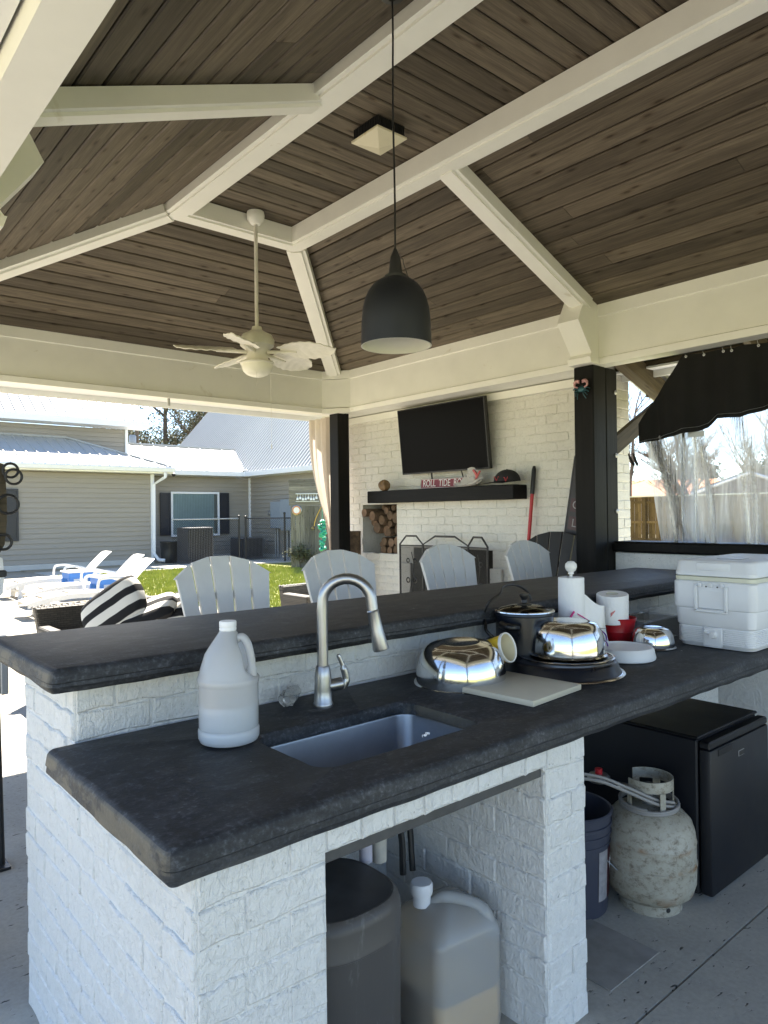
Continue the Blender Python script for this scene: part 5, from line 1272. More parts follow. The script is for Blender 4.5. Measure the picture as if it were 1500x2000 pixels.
b = B(); b.tube([f0+Vector((0, 0, .058)), f0+hs*.03+Vector((0, 0, .060)), f0+hs*.058+Vector((0, 0, .063)), f0+hs*.066+Vector((0, 0, .064))], [.017, .019, .019, .010], 18); b.obj('valve', 'brushed', t_, smooth=True)
b = B(); b.tube(catmull([f0+hs*.060+Vector((0, 0, .050)), f0+hs*.072+Vector((0, 0, .075)), f0+hs*.062+Vector((0, 0, .115)), f0+hs*.048+Vector((0, 0, .150))]), [.012]*8+[.011]*8+[.007]*8+[.006], 12); b.obj('lever', 'brushed', t_, smooth=True)
# gallon jug
t_ = thing('gallon_jug', 'milky one gallon jug half full of clear liquid left of the sink', 'jug', (.868, 1.63, ZC)); c = Vector((.868, 1.63, ZC)); R0 = .0765
prof = [(.0, .002), (.060, .0), (R0-.004, .006), (R0, .016), (R0, .034), (R0-.003, .039), (R0-.002, .044), (R0-.002, .145), (R0, .150), (R0+.001, .160), (R0-.002, .167), (R0-.003, .172), (R0-.008, .190), (R0*.76, .222), (R0*.52, .250), (R0*.32, .272), (.0205, .279), (.0195, .283)]
b = B()
lp = [(.8, 0)]
hdir = Vector((.62, -.60, 0)).normalized()
def jug(u, v):
    i = v*(len(prof)-1); k = min(int(i), len(prof)-2); f = i-k; r = prof[k][0]*(1-f)+prof[k+1][0]*f; z = prof[k][1]*(1-f)+prof[k+1][1]*f
    a = 2*PI*u; d = Vector((math.cos(a), math.sin(a), 0)); t = max(0, d.dot(hdir))
    if .162 < z < .272: r *= 1-.42*t**6*min(1, (z-.162)/.02)*min(1, (.272-z)/.02)
    return c+d*r+Vector((0, 0, z))
b.grid(jug, 56, (len(prof)-1)*2, closeu=True); b.obj('body', 'hdpe', t_, smooth=True)
b = B(); b.tube(catmull([c+hdir*.018+Vector((0, 0, .255)), c+hdir*.036+Vector((0, 0, .262)), c+hdir*.050+Vector((0, 0, .245)), c+hdir*.059+Vector((0, 0, .205)), c+hdir*.060+Vector((0, 0, .165))]), [.010]*8+[.0105]*20+[.013]*5, 12); b.obj('handle', 'hdpe', t_, smooth=True)
b = B(); b.lathe([(.0195, .278), (.0215, .281), (.0215, .285), (.0205, .287), (.0215, .289), (.0215, .301), (.020, .303), (.0, .303)], c, 30); b.obj('cap', 'whitecap', t_, smooth=True) if 'whitecap' in M else b.obj('cap', 'white', t_, smooth=True)
b = B(); b.lathe([(.0, .006), (R0-.008, .010), (R0-.006, .03), (R0-.006, .098), (.0, .0985)], c, 40); b.obj('liquid', 'liquid', t_, smooth=True)
# clear wrapped thing beside faucet
t_ = thing('clear_packet', 'crumpled clear plastic bottle lying left of the faucet', 'plastic bottle', (1.18, 1.80, ZC)); b = B()
p0, p1 = Vector((1.150, 1.800, ZC+.022)), Vector((1.215, 1.862, ZC+.024)); ax = (p1-p0).normalized(); sd_ = ax.cross(Vector((0, 0, 1))); 
def pk(u, v): a = 2*PI*u; r = .022*(1+.18*mnoise.noise(Vector((math.cos(a)*2, math.sin(a)*2, v*6))))*(.92 if v > .5 else 1.05); return p0.lerp(p1, v)+sd_*(r*math.cos(a)*1.15)+Vector((0, 0, r*math.sin(a)*.95))
V = b.grid(pk, 20, 10, closeu=True); b.obj('bottle', 'film', t_, smooth=True)
b = B(); b.lathe([(.0, 0), (.008, 0), (.011, .002)], n=12, mw=frame(p0-ax*.001, sd_, (0, 0, 1))); b.obj('cap', 'galv', t_)
# bowls
def bowl(name, c, R, h, rf, label, tilt=0, tax='X', mat='steel'):
    t_ = thing(name, label, 'mixing bowl', c, 0, 'upturned steel mixing bowls'); mw = Matrix.Translation(c) @ Matrix.Rotation(tilt, 4, Vector(tax) if not isinstance(tax, str) else tax)
    prof = [(R+.006, .0015), (R+.007, .004), (R+.003, .006), (R-.001, .008)]
    for k in range(1, 13): a = (PI/2)*k/13; prof.append((rf+(R-rf)*math.cos(a)**.74, .008+(h-.012)*math.sin(a)))
    prof += [(rf, h-.0015), (rf-.006, h), (rf-.01, h-.001), (0, h-.002)]
    b = B(); b.lathe(prof, n=72, mw=mw); b.lathe([(R+.006, .0015), (R-.004, .0035), (R-.01, .02), (rf, h-.012), (0, h-.012)], n=72, mw=mw); b.obj('bowl', mat, t_, smooth=True); return t_
bowl('mixing_bowl', (1.755, 1.665, ZC+.002), .152, .135, .072, 'largest upturned steel bowl resting on the edge of the cutting board', .065, (.3, -.95, 0))
# cutting board
t_ = None
m = frame((1.795, 1.478, ZC+.010), (.995, .09, 0), (-.09, .995, 0)); b = B(); b.box((-.140, -.168, -.0095), (.140, .168, .0095), .004, seg=2); tag(b.obj('cutting_board', 'board', None, smooth=True, mw=m), 'pale grey cutting board lying right of the sink', 'cutting board')
# black shallow pan upturned
c = Vector((2.13, 1.53, ZC)); t_ = thing('shallow_pan', 'upturned black shallow pan with steel rim under a steel bowl', 'pan', c)
b = B(); b.lathe([(.217, .001), (.219, .004), (.216, .007), (.207, .008)], c, 72); b.obj('rim', 'pot_lidrim', t_, smooth=True)
b = B(); b.lathe([(.208, .006), (.203, .012), (.193, .040), (.186, .046), (.170, .048), (.0, .048)], c, 72); b.obj('body', 'navy', t_, smooth=True)
b = B(); b.box((c.x-.02, c.y-.19, .949), (c.x+.02, c.y-.185, .9515)); b.obj('scratch_tag', 'ink', t_)
c2 = Vector((2.165, 1.535, ZC+.048)); t_ = thing('glass_pot_lid', 'round glass lid with steel rim between black pan and steel bowl', 'pot lid', c2)
b = B(); b.lathe([(.0, .006), (.10, .0055), (.158, .003), (.165, .002)], c2, 60); b.obj('glass', 'lidglass', t_, smooth=True)
b = B(); b.lathe([(.163, .0), (.170, .001), (.171, .004), (.166, .006), (.162, .004)], c2, 60); b.obj('rim', 'pot_lidrim', t_, smooth=True)
bowl('mixing_bowl', (2.175, 1.535, ZC+.054), .133, .122, .082, 'middle upturned steel bowl stacked on a glass lid and black pan', .0)
bowl('mixing_bowl', (2.775, 1.535, ZC), .085, .085, .045, 'smallest upturned steel bowl beside the cooler', .0)
# white disc lid
c = Vector((2.49, 1.50, ZC)); b = B(); b.lathe([(.0, .0), (.112, .0), (.118, .004), (.119, .010), (.112, .040), (.106, .047), (.098, .047), (.094, .043), (.0, .040)], c, 56); tag(b.obj('bucket_lid', 'coolw', smooth=True, origin=c), 'round white plastic lid behind the middle bowl', 'lid')
# stock pot
c = Vector((2.10, 1.672, ZC)); c = Vector((2.14, 1.70, ZC)); t_ = thing('stock_pot', 'dark navy stock pot with glass lid under the bar edge', 'pot', c)
R0 = .107; H = .195
b = B(); b.lathe([(.0, .0), (R0-.006, .0), (R0, .006), (R0, H-.01), (R0+.004, H-.006), (R0+.003, H), (R0-.004, H)], c, 56); b.obj('body', 'navy', t_, smooth=True)
b = B(); b.lathe([(R0+.002, H+.001), (R0+.005, H+.003), (R0+.004, H+.007), (R0-.004, H+.008)], c, 56); b.obj('lid_rim', 'pot_lidrim', t_, smooth=True)
b = B(); b.lathe([(R0-.004, H+.006), (R0*.8, H+.016), (R0*.45, H+.025), (.02, H+.028), (0, H+.028)], c, 48); b.obj('lid_glass', 'lidglass', t_, smooth=True)
b = B(); b.lathe([(.028, H+.026), (.028, H+.030), (.012, H+.034), (.010, H+.045), (.019, H+.060), (.018, H+.068), (.012, H+.070), (.0, H+.070)], c, 24); b.obj('knob', 'blackplastic', t_, smooth=True)
ld = Vector((-.72, .30, 0)).normalized(); ls = Vector((ld.y, -ld.x, 0)); ldv = Vector((-.80, -.15, 0)).normalized()
b = B(); b.tube(catmull([c+ldv*(R0-.005)+ls*.045+Vector((0, 0, .155)), c+ldv*(R0+.035)+ls*.03+Vector((0, 0, .158)), c+ldv*(R0+.035)-ls*.03+Vector((0, 0, .158)), c+ldv*(R0-.005)-ls*.045+Vector((0, 0, .155))]), .014, 10); b.obj('side_handle', 'blackplastic', t_, smooth=True)
cable = tag((lambda b: (b.tube(catmull([(2.02, 1.80, 1.075), (2.02, 1.77, 1.135), (2.07, 1.76, 1.165), (2.14, 1.80, 1.185), (2.24, 1.82, 1.18), (2.30, 1.81, 1.15), (2.31, 1.80, 1.115)], 10), .0045, 8), b.tube(catmull([(2.02, 1.80, 1.075), (2.0, 1.77, 1.06), (1.97, 1.74, 1.04), (1.99, 1.72, 1.01)], 10), .006, 8), b.obj('power_cord', 'blackplastic', smooth=True))[2])(B()), 'black looped power cord arching over the stock pot', 'power cord')
# yellow cup lying
cm = Vector((1.889, 1.571, 1.012)); axd = Vector((.18, -.90, .28)).normalized()
t_ = thing('plastic_cup', 'yellow tub with dark scribbles lying tipped against the large bowl', 'cup', cm); m = frame(cm, axd.cross(Vector((0, 0, 1))), axd.cross(axd.cross(Vector((0, 0, 1))))); 
if (m.to_3x3() @ Vector((0, 0, 1))).dot(axd) < 0: m = m @ Matrix.Rotation(PI, 4, 'X')
b = B(); b.lathe([(.0, -.098), (.036, -.098), (.0385, -.094), (.0465, -.012), (.047, -.006)], n=44, mw=m); b.obj('body', 'yellow', t_, smooth=True)
b = B(); b.lathe([(.047, -.010), (.0505, -.009), (.0515, .0), (.0505, .002), (.047, .001), (.046, -.006)], n=44, mw=m); b.obj('rim', 'white', t_, smooth=True)
b = B(); b.lathe([(.046, -.003), (.040, -.075), (.0, -.076)], n=40, mw=m); b.obj('inside', 'cream', t_, smooth=True)
b = B()
rs = random.Random(4)
for cx_, cy_, sc in ((-.008, .014, 1), (.010, -.016, .8)):
    pts = []
    for i in range(9): pts.append(m @ Vector((cx_+(i-4)*.0035*sc, cy_+rs.uniform(-.009, .009)*sc, -.072)))
    b.tube(catmull(pts, 4), .0011, 4)
b.obj('scribble', 'redink', t_)
b = B()
for k in range(5):
    a0 = 3.3+k*.35; pts = [m @ Vector((.0455*math.cos(a0+.12*math.sin(i*1.3)), .0455*math.sin(a0+.12*math.sin(i*1.3)), -.075+i*.009)) for i in range(6)]; b.tube(catmull(pts, 4), .0013, 4)
b.obj('print', 'ink', t_)
# paper towel on holder
c = Vector((2.44, 1.700, ZC)); t_ = thing('paper_towel_roll', 'paper towel roll standing on a holder with round knob', 'paper towel', c)
b = B(); b.lathe([(.019, .305), (.050, .304), (.0515, .30), (.052, .16), (.051, .025), (.049, .02)], c, 48); b.obj('roll', 'paper', t_, smooth=True)
b = B(); b.lathe([(.0, .0), (.072, .0), (.073, .008), (.068, .012), (.02, .014)], c, 36); b.lathe([(.006, .01), (.006, .315), (.012, .318), (.010, .325), (.019, .332), (.0235, .345), (.022, .358), (.012, .368), (.0, .370)], c, 28); b.obj('holder', 'white', t_, smooth=True)
b = B()
def sh_(u, v):
    x = u; s0 = c+Vector((.045, -.028, .22-.20*v)); d = Vector((.19, .015, -.05*u))
    return s0+d*u+Vector((.0, .016*math.sin(u*7+v*2)-.03*u*v, -.04*u*u*(1-v)+.012*math.sin(u*9+v*5)*(1-v)))
b.grid(sh_, 20, 14); b.obj('loose_sheet', 'paper', t_, smooth=True)
# red bucket + roll in it
c = Vector((2.80, 1.712, ZC)); t_ = thing('red_bucket', 'small red metal bucket holding a paper roll', 'bucket', c); SX = 1.08
b = B(); b.lathe([(.0, 0), (.056, 0), (.058, .004), (.060, .02), (.0615, .022), (.064, .045), (.0665, .047), (.0655, .05), (.075, .098), (.078, .100), (.079, .103), (.077, .105), (.074, .102), (.058, .01), (.0, .006)], c, 48); b.obj('body', 'red', t_, smooth=True)
b = B(); b.tube(catmull([c+Vector((.04, -.064, .098)), c+Vector((.075, -.045, .088)), c+Vector((.085, 0, .085)), c+Vector((.07, .04, .088)), c+Vector((.04, .064, .098))]), .0018, 6); b.obj('handle', 'galv', t_, smooth=True)
rc = c+Vector((-.022, .012, .085)); m = Matrix.Translation(rc) @ Matrix.Rotation(math.radians(7), 4, Vector((.5, -.8, 0))) @ Matrix.Diagonal((1.08, 1.08, .87, 1)); t_ = thing('kitchen_roll', 'short white paper roll with faint red print tipped in the red bucket', 'paper roll', rc)
b = B(); b.lathe([(.0, 0), (.056, 0), (.062, .004), (.0625, .14), (.060, .1445), (.024, .145)], n=48, mw=m); b.obj('roll', 'paper', t_, smooth=True)
b = B(); b.lathe([(.024, .146), (.0235, .10), (.0, .10)], n=28, mw=m); b.obj('core', 'board', t_, smooth=True)
b = B(); 
def pr(u, v): a = math.radians(205+16*u); w_ = .7-.5*u; return m @ Vector((.0632*math.cos(a), .0632*math.sin(a), .055+.03*(v-.5)*w_+.022*u))
b.grid(pr, 8, 4); b.obj('print', 'palered', t_) if 'palered' in M else b.obj('print', 'redfaint', t_)
# small galvanised bucket with sunglasses
c = Vector((2.35, 1.66, ZC)); c = Vector((2.37, 1.625, ZC)); t_ = thing('galvanised_bucket', 'small galvanised bucket holding pink and purple sunglasses', 'bucket', c)
b = B(); b.lathe([(.0, 0), (.042, 0), (.043, .004), (.046, .04), (.048, .042), (.052, .10), (.055, .102), (.054, .105), (.050, .102), (.041, .006), (.0, .005)], c, 40); b.obj('body', 'galv', t_, smooth=True)
def shades(o, rot, mat, label, lens='ink'):
    t_ = thing('sunglasses', label, 'sunglasses', o); m = Matrix.Translation(o) @ rot; b = B()
    for s in (-1, 1):
        b.tube([m @ Vector((s*.033+.024*math.cos(a*PI/8), .018*math.sin(a*PI/8), 0)) for a in range(16)], .0028, 6, closed=True)
        b.tube(catmull([m @ Vector((s*.058, .004, 0)), m @ Vector((s*.066, .004, .02)), m @ Vector((s*.062, .004, .09)), m @ Vector((s*.060, -.014, .115))]), .0026, 6)
    b.tube(catmull([m @ Vector((-.01, .004, 0)), m @ Vector((0, .008, .001)), m @ Vector((.01, .004, 0))]), .0026, 6); b.obj('frame', mat, t_, smooth=True)
    b = B()
    for s in (-1, 1): b.bm.faces.new([b.bm.verts.new(m @ Vector((s*.033+.023*math.cos(a*PI/8), .017*math.sin(a*PI/8), 0))) for a in range(16)])
    b.obj('lens', 'lidglass', t_)
shades(c+Vector((-.02, .02, .15)), Matrix.Rotation(2.2, 4, 'X') @ Matrix.Rotation(.5, 4, 'Y'), 'pinkp', 'pink framed sunglasses sticking up from the small galvanised bucket')
shades(c+Vector((.025, -.01, .125)), Matrix.Rotation(1.9, 4, 'X') @ Matrix.Rotation(-.6, 4, 'Z') @ Matrix.Rotation(.3, 4, 'Y'), 'purple', 'purple framed sunglasses lying across the small galvanised bucket')
t_ = thing('grill_tongs', 'thin metal skewer tongs laid across the galvanised bucket', 'tongs', c+Vector((0, 0, .11))); b = B()
for dz in (0, .004): b.tube([c+Vector((-.10, .02, .112+dz)), c+Vector((.05, -.03, .110+dz)), c+Vector((.12, -.05, .106))], .0016, 6)
b.obj('tongs', 'brushed', t_)
# clear box
c = Vector((3.00, 1.70, ZC)); t_ = thing('clear_container', 'clear plastic food container between red bucket and cooler', 'container', c)
b = B(); b.prism([(2.88, 1.60, ZC+.001), (3.12, 1.60, ZC+.001), (3.12, 1.77, ZC+.001), (2.88, 1.77, ZC+.001)], (0, 0, .085)); b.obj('body', 'film', t_)
b = B(); b.tube([(2.87, 1.59, ZC+.088), (3.13, 1.59, ZC+.088), (3.13, 1.78, ZC+.088), (2.87, 1.78, ZC+.088)], .004, 6, closed=True); b.obj('rim', 'film', t_)
# cooler -----------------------------------------------------------
CX0, CY0, CX1, CY1 = 2.915, 1.185, 3.50, 1.515; t_ = thing('cooler', 'large white hard cooler with end handle and drain plug on the counter', 'cooler', (3.2, 1.35, ZC))
def rb_(b, x0, y0, x1, y1, z0, z1, r, off0=0, off1=0, n=6):
    A = [b.bm.verts.new((x, y, z0)) for x, y in rrect(x0-off0, y0-off0, x1+off0, y1+off0, r, n)]; C = [b.bm.verts.new((x, y, z1)) for x, y in rrect(x0-off1, y0-off1, x1+off1, y1+off1, r, n)]
    for i in range(len(A)): b.bm.faces.new((A[i], A[(i+1) % len(A)], C[(i+1) % len(A)], C[i]))
    return A, C
def stack(b, lv, r=.035):
    prev = None
    for off, z in lv:
        cur_ = [b.bm.verts.new((x, y, z)) for x, y in rrect(CX0-off, CY0-off, CX1+off, CY1+off, r, 8)]
        if prev is None: b.bm.faces.new(list(reversed(cur_)))
        else:
            for i in range(len(cur_)): b.bm.faces.new((prev[i], prev[(i+1) % len(prev)], cur_[(i+1) % len(prev)], cur_[i]))
        prev = cur_
    b.bm.faces.new(prev)
zc = ZC
lv = [(-.025, zc), (-.016, zc+.003), (-.012, zc+.012)]
for k in range(9): z = zc+.018+k*.0075; lv += [(-.006, z), (-.0055, z+.0035), (-.0095, z+.0045), (-.0095, z+.0068)]
lv += [(-.005, zc+.090), (-.002, zc+.094), (.0, zc+.16), (.004, zc+.163), (.006, zc+.168), (.006, zc+.268), (.003, zc+.272), (.0, zc+.275)]
b = B(); stack(b, lv); b.obj('body', 'coolw', t_, smooth=True)
b = B(); stack(b, [(-.002, zc+.2755), (.002, zc+.277), (.002, zc+.292), (-.003, zc+.294)]); b.obj('rim_band', 'coolgasket', t_, smooth=True)
b = B(); stack(b, [(-.003, zc+.2955), (.002, zc+.297), (.002, zc+.310), (-.001, zc+.314), (-.004, zc+.350), (-.010, zc+.358), (-.02, zc+.3605), (-.028, zc+.3615)]); b.obj('lid', 'coolw', t_, smooth=True)
b = B(); yc = 1.35; x = CX0-.009
fr = (yc-.068, yc+.068, zc+.152, zc+.258)
for y0, y1, z0, z1 in ((fr[0], fr[0]+.013, fr[2], fr[3]), (fr[1]-.013, fr[1], fr[2], fr[3]), (fr[0], fr[1], fr[2]-.004, fr[2]+.010)): b.box((x-.012, y0, z0), (x-.001, y1, z1), .003)
for y in (yc-.045, yc, yc+.045): b.box((x-.010, y-.007, fr[3]-.006), (x+.003, y+.007, fr[3]+.012), .003)
b.obj('end_handle', 'coolw', t_, smooth=True)
b = B(); b.box((x-.001, yc-.075, zc+.262), (x+.004, yc+.075, zc+.270), .002); b.box((CX0-.008, yc-.052, zc+.166), (CX0-.0062, yc+.052, zc+.238), .0006); b.obj('handle_plate', 'coolw', t_)
b = B()
for y in (yc-.024, yc+.022): b.lathe([(.0, 0), (.0035, 0)], n=10, mw=Matrix.Translation((CX0-.0075, y, zc+.254)) @ Matrix.Rotation(-PI/2, 4, 'Y'))
b.obj('screw_hole', 'ink', t_)
b = B(); b.lathe([(.0, .020), (.012, .019), (.014, .014), (.014, .003), (.019, .0)], n=24, mw=Matrix.Translation((CX0-.002, yc-.005, zc+.058)) @ Matrix.Rotation(-PI/2, 4, 'Y')); b.tube([(CX0-.012, yc+.008, zc+.063), (CX0-.011, yc+.028, zc+.069)], [.006, .008], 10); b.box((CX0-.003, yc-.04, zc+.006), (CX0+.006, yc+.04, zc+.088), .006); b.obj('drain_plug', 'coolw', t_, smooth=True)
b = B(); b.box((CX0-.0035, yc-.072, zc+.318), (CX0+.012, yc+.066, zc+.352), .006, seg=2); b.obj('lid_recess', 'coolw', t_, smooth=True)
b = B(); b.box((CX0+.12, CY0+.1, zc+.3617), (CX0+.20, CY0+.2, zc+.3635), .001); b.obj('lid_emblem', 'galv', t_)
for xx in (CX0+.14, CX0+.42): b = B(); b.box((xx, CY0-.012, zc+.268), (xx+.03, CY0-.003, zc+.315), .003); b.obj('latch', 'coolw', t_)
# small white scrap at sink edge
b = B(); b.tube(catmull([(1.245, 1.318, .9025), (1.252, 1.325, .904), (1.258, 1.320, .9035), (1.268, 1.328, .905), (1.276, 1.325, .903)]), [.0012]*12+[.003]*21, 5); tag(b.obj('paper_scrap', 'paper'), 'tiny white scrap on the front edge of the sink', 'scrap')

# ================================================================== UNDER THE COUNTER
# grey bin
c = Vector((1.085, 1.50, 0)); t_ = thing('grey_bin', 'tall scuffed dark grey plastic canister under the sink', 'canister', c)
def dsh(s, n=40):
    out = []
    for k in range(n): a = 2*PI*k/n; out.append((c.x+.165*s*math.copysign(abs(math.cos(a))**.75, math.cos(a)), c.y+.165*s*math.copysign(abs(math.sin(a))**.75, math.sin(a))))
    return out
b = B(); prev = None
for s, z in ((.93, 0), (.97, .02), (1.0, .41), (1.012, .412), (1.012, .418), (1.005, .42), (1.0, .475), (.96, .497), (.90, .505), (.84, .503)):
    cur_ = [b.bm.verts.new((x, y, z)) for x, y in dsh(s)]
    if prev:
        for i in range(len(cur_)): b.bm.faces.new((prev[i], prev[(i+1) % len(cur_)], cur_[(i+1) % len(cur_)], cur_[i]))
    prev = cur_
b.obj('body', 'scuffed', t_, smooth=True)
b = B(); tp_ = b.bm.verts.new((c.x, c.y, .512)); rr_ = [b.bm.verts.new((x, y, .504)) for x, y in dsh(.865)]; [b.bm.faces.new((tp_, rr_[i], rr_[(i+1) % 40])) for i in range(40)]; b.box((c.x-.12, c.y+.03, .50), (c.x-.02, c.y+.12, .56), .012); b.obj('lid', 'binlid', t_)
# pipes, trap and hoses
t_ = thing('sink_plumbing', 'grey sink waste pipes and valves under the countertop', 'pipes', (1.2, 1.6, .5))
b = B(); b.tube([(1.262, 1.575, .49), (1.262, 1.575, .76)], .019, 18); b.obj('waste_pipe', 'pvc', t_, smooth=True)
b = B(); b.tube([(1.332, 1.60, .46), (1.332, 1.60, .62), (1.332, 1.60, .625), (1.332, 1.60, .68), (1.332, 1.60, .685), (1.332, 1.60, .76)], [.022, .024, .027, .027, .021, .021], 18); b.obj('trap_adapter', 'pvc2' if 'pvc2' in M else 'white', t_, smooth=True)
b = B(); b.tube(catmull([(1.34, 1.70, .78), (1.44, 1.68, .66), (1.50, 1.66, .52), (1.50, 1.64, .36)]), .010, 8); b.tube(catmull([(1.34, 1.74, .76), (1.41, 1.70, .64), (1.465, 1.66, .50), (1.46, 1.64, .36)]), .010, 8); b.obj('supply_hose', 'black', t_, smooth=True)
b = B(); b.box((.88, 1.60, .55), (1.18, 1.80, .70), .02); b.box((.90, 1.52, .60), (.99, 1.66, .74), .02); b.box((1.08, 1.58, .52), (1.15, 1.68, .66), .01); b.obj('pump_body', 'black', t_)
b = B(); b.tube([(.905, 1.50, .66), (.905, 1.46, .66)], .024, 8); b.box((.893, 1.44, .62), (.917, 1.47, .70), .005); b.obj('valve', 'amber', t_, smooth=False)
# jerry jug
c = Vector((1.468, 1.462, 0)); t_ = thing('water_container', 'large square milky container with amber liquid beside the brick pillar', 'container', c); rz = math.radians(-8)
mm = Matrix.Translation(c) @ Matrix.Rotation(rz, 4, 'Z'); w_ = .118
b = B(); prev = None
for off, z, r in ((-.02, .0, .03), (-.004, .006, .035), (.0, .03, .035), (.0, .285, .035), (-.004, .305, .035), (-.022, .330, .04), (-.055, .350, .04), (-.085, .358, .03)):
    cur_ = [b.bm.verts.new(mm @ Vector((x, y, z))) for x, y in rrect(-w_-off, -w_-off, w_+off, w_+off, r, 6)]
    if prev is None: b.bm.faces.new(list(reversed(cur_)))
    else:
        for i in range(len(cur_)): b.bm.faces.new((prev[i], prev[(i+1) % len(cur_)], cur_[(i+1) % len(cur_)], cur_[i]))
    prev = cur_
b.bm.faces.new(prev); b.obj('body', 'hdpe2', t_, smooth=True)
b = B(); prev = None
for off, z in ((-.02, .006), (-.006, .02), (-.006, .135)):
    cur_ = [b.bm.verts.new(mm @ Vector((x, y, z))) for x, y in rrect(-w_-off, -w_-off, w_+off, w_+off, .033, 6)]
    if prev is None: b.bm.faces.new(list(reversed(cur_)))
    else:
        for i in range(len(cur_)): b.bm.faces.new((prev[i], prev[(i+1) % len(cur_)], cur_[(i+1) % len(cur_)], cur_[i]))
    prev = cur_
b.bm.faces.new(prev); b.obj('liquid', 'amberliq', t_, smooth=True)
cp = mm @ Vector((-.066, .030, 0)); b = B(); b.lathe([(.026, .345), (.026, .378), (.0, .378)], cp, 24); b.lathe([(.031, .378), (.032, .382), (.032, .405), (.029, .410), (.0, .411)], cp, 32); b.obj('cap', 'coolw', t_, smooth=True)
b = B(); b.tube(catmull([mm @ Vector((-.040, .015, .345)), mm @ Vector((-.015, -.005, .366)), mm @ Vector((.03, -.040, .360)), mm @ Vector((.070, -.075, .338)), mm @ Vector((.092, -.096, .27))]), [.016]*8+[.018]*16+[.022]*9, 12); b.obj('handle', 'hdpe2', t_, smooth=True)
# propane tank
c = Vector((2.495, 1.405, 0)); t_ = thing('propane_tank', 'rusty off white propane tank standing on the patio below the counter', 'propane tank', c); R0 = .164
prof = [(.10, .035), (.13, .045), (.152, .065), (R0-.001, .10), (R0, .13), (R0+.001, .168), (R0+.003, .170), (R0+.003, .176), (R0, .178), (R0, .248), (R0+.002, .25), (R0, .253), (R0-.004, .285), (.150, .318), (.125, .345), (.09, .362), (.05, .370), (.0, .372)]
b = B(); b.lathe(prof, c, 64); b.obj('body', 'tank', t_, smooth=True, origin=c)
b = B(); b.lathe([(.108, .0), (.112, .0), (.112, .046), (.106, .05)], c, 48); b.obj('foot_ring', 'tank', t_, smooth=True, origin=c)
b = B()
for a in (-2.05, -1.2): p = c+Vector((.1125*math.cos(a), .1125*math.sin(a), .024)); b.lathe([(.0, .001), (.009, .0)], n=10, mw=frame(p, Vector((-math.sin(a), math.cos(a), 0)), (0, 0, 1)) @ Matrix.Scale(-1 if False else 1, 4))
b.obj('foot_hole', 'ink', t_)
def col_(a0, a1, z0, z1, r=.088):
    b_.grid(lambda u, v: c+Vector((r*math.cos(a0+(a1-a0)*u), r*math.sin(a0+(a1-a0)*u), z0+(z1-z0)*v)), 24, 2)
b_ = B(); A0, A1 = math.radians(-205), math.radians(72)
col_(A0, A1, .435, .475)
for a, w0 in ((-200, 12), (-118, 14), (-60, 18), (10, 18), (62, 18)): col_(math.radians(a-w0/2), math.radians(a+w0/2), .362, .436)
b_.solidify(.004); b_.obj('collar', 'tank', t_, smooth=True, origin=c)
b = B(); b.lathe([(.0, .37), (.026, .37), (.026, .395), (.016, .40), (.016, .43), (.0, .43)], c, 18); b.tube([c+Vector((0, 0, .41)), c+Vector((-.02, .06, .415)), c+Vector((-.05, .10, .42))], .014, 10); b.obj('valve', 'galv', t_, smooth=True)
b = B(); b.lathe([(.0, .430), (.020, .431), (.022, .437), (.020, .444), (.0, .446)], c, 12); b.obj('hand_wheel', 'blackplastic', t_, smooth=True)
rgp = c+Vector((-.10, .15, .45)); t2 = thing('gas_regulator', 'round grey gas regulator with small red knob behind the propane tank', 'regulator', rgp)
b = B(); b.lathe([(.0, -.02), (.035, -.015), (.042, -.004), (.042, .004), (.035, .012), (.0, .014)], rgp, 28); b.obj('body', 'galv', t2, smooth=True)
b = B(); b.lathe([(.0, .014), (.014, .014), (.014, .034), (.0, .036)], rgp, 16); b.obj('knob', 'red', t2, smooth=True)
t2 = thing('gas_hose', 'grey rubber gas hose coiled round the propane tank collar', 'hose', c+Vector((0, 0, .37))); b = B()
pts = []
for k in range(70): a = math.radians(-40+k*14); pts.append(c+Vector((.104*math.cos(a), .104*math.sin(a), .366+.00028*k+.006*math.sin(a+1))))
pts2 = catmull([c+Vector((.02, -.09, .375)), c+Vector((-.06, -.06, .40)), c+Vector((-.16, .0, .455)), c+Vector((-.25, .05, .50)), c+Vector((-.34, .12, .515)), c+Vector((-.45, .20, .50))])
b.tube(pts, .0058, 8); b.tube(pts2, .0062, 8); b.tube([p+Vector((.004, .004, .014)) for p in pts2], .0058, 8); b.obj('hose', 'rubber', t2, smooth=True)
# bucket
c = Vector((2.27, 1.60, 0)); t_ = thing('utility_bucket', 'grey five gallon bucket with maroon label in the shadow by the pillar', 'bucket', c)
b = B(); b.lathe([(.0, .0), (.130, .0), (.133, .01), (.142, .25), (.146, .252), (.146, .258), (.143, .26), (.145, .285), (.150, .287), (.150, .293), (.146, .295), (.147, .315), (.152, .318), (.152, .326), (.147, .328), (.148, .352), (.154, .355), (.155, .366), (.150, .37), (.145, .366), (.13, .01), (.0, .008)], c, 56); b.obj('body', 'bucketgrey', t_, smooth=True) if 'bucketgrey' in M else b.obj('body', 'elbox', t_, smooth=True)
def lab(a0, a1, z0, z1, r0=.1345, r1=.1425): 
    b = B(); b.grid(lambda u, v: c+Vector(((r0+(r1-r0)*(z0+(z1-z0)*v-.01)/.24+.0012)*math.cos(math.radians(a0+(a1-a0)*u)), (r0+(r1-r0)*(z0+(z1-z0)*v-.01)/.24+.0012)*math.sin(math.radians(a0+(a1-a0)*u)), z0+(z1-z0)*v)), 14, 3); return b
lab(-100, -78, .06, .24).obj('label', 'paperlabel', t_); lab(-77.5, -30, .06, .24).obj('label', 'maroon', t_)
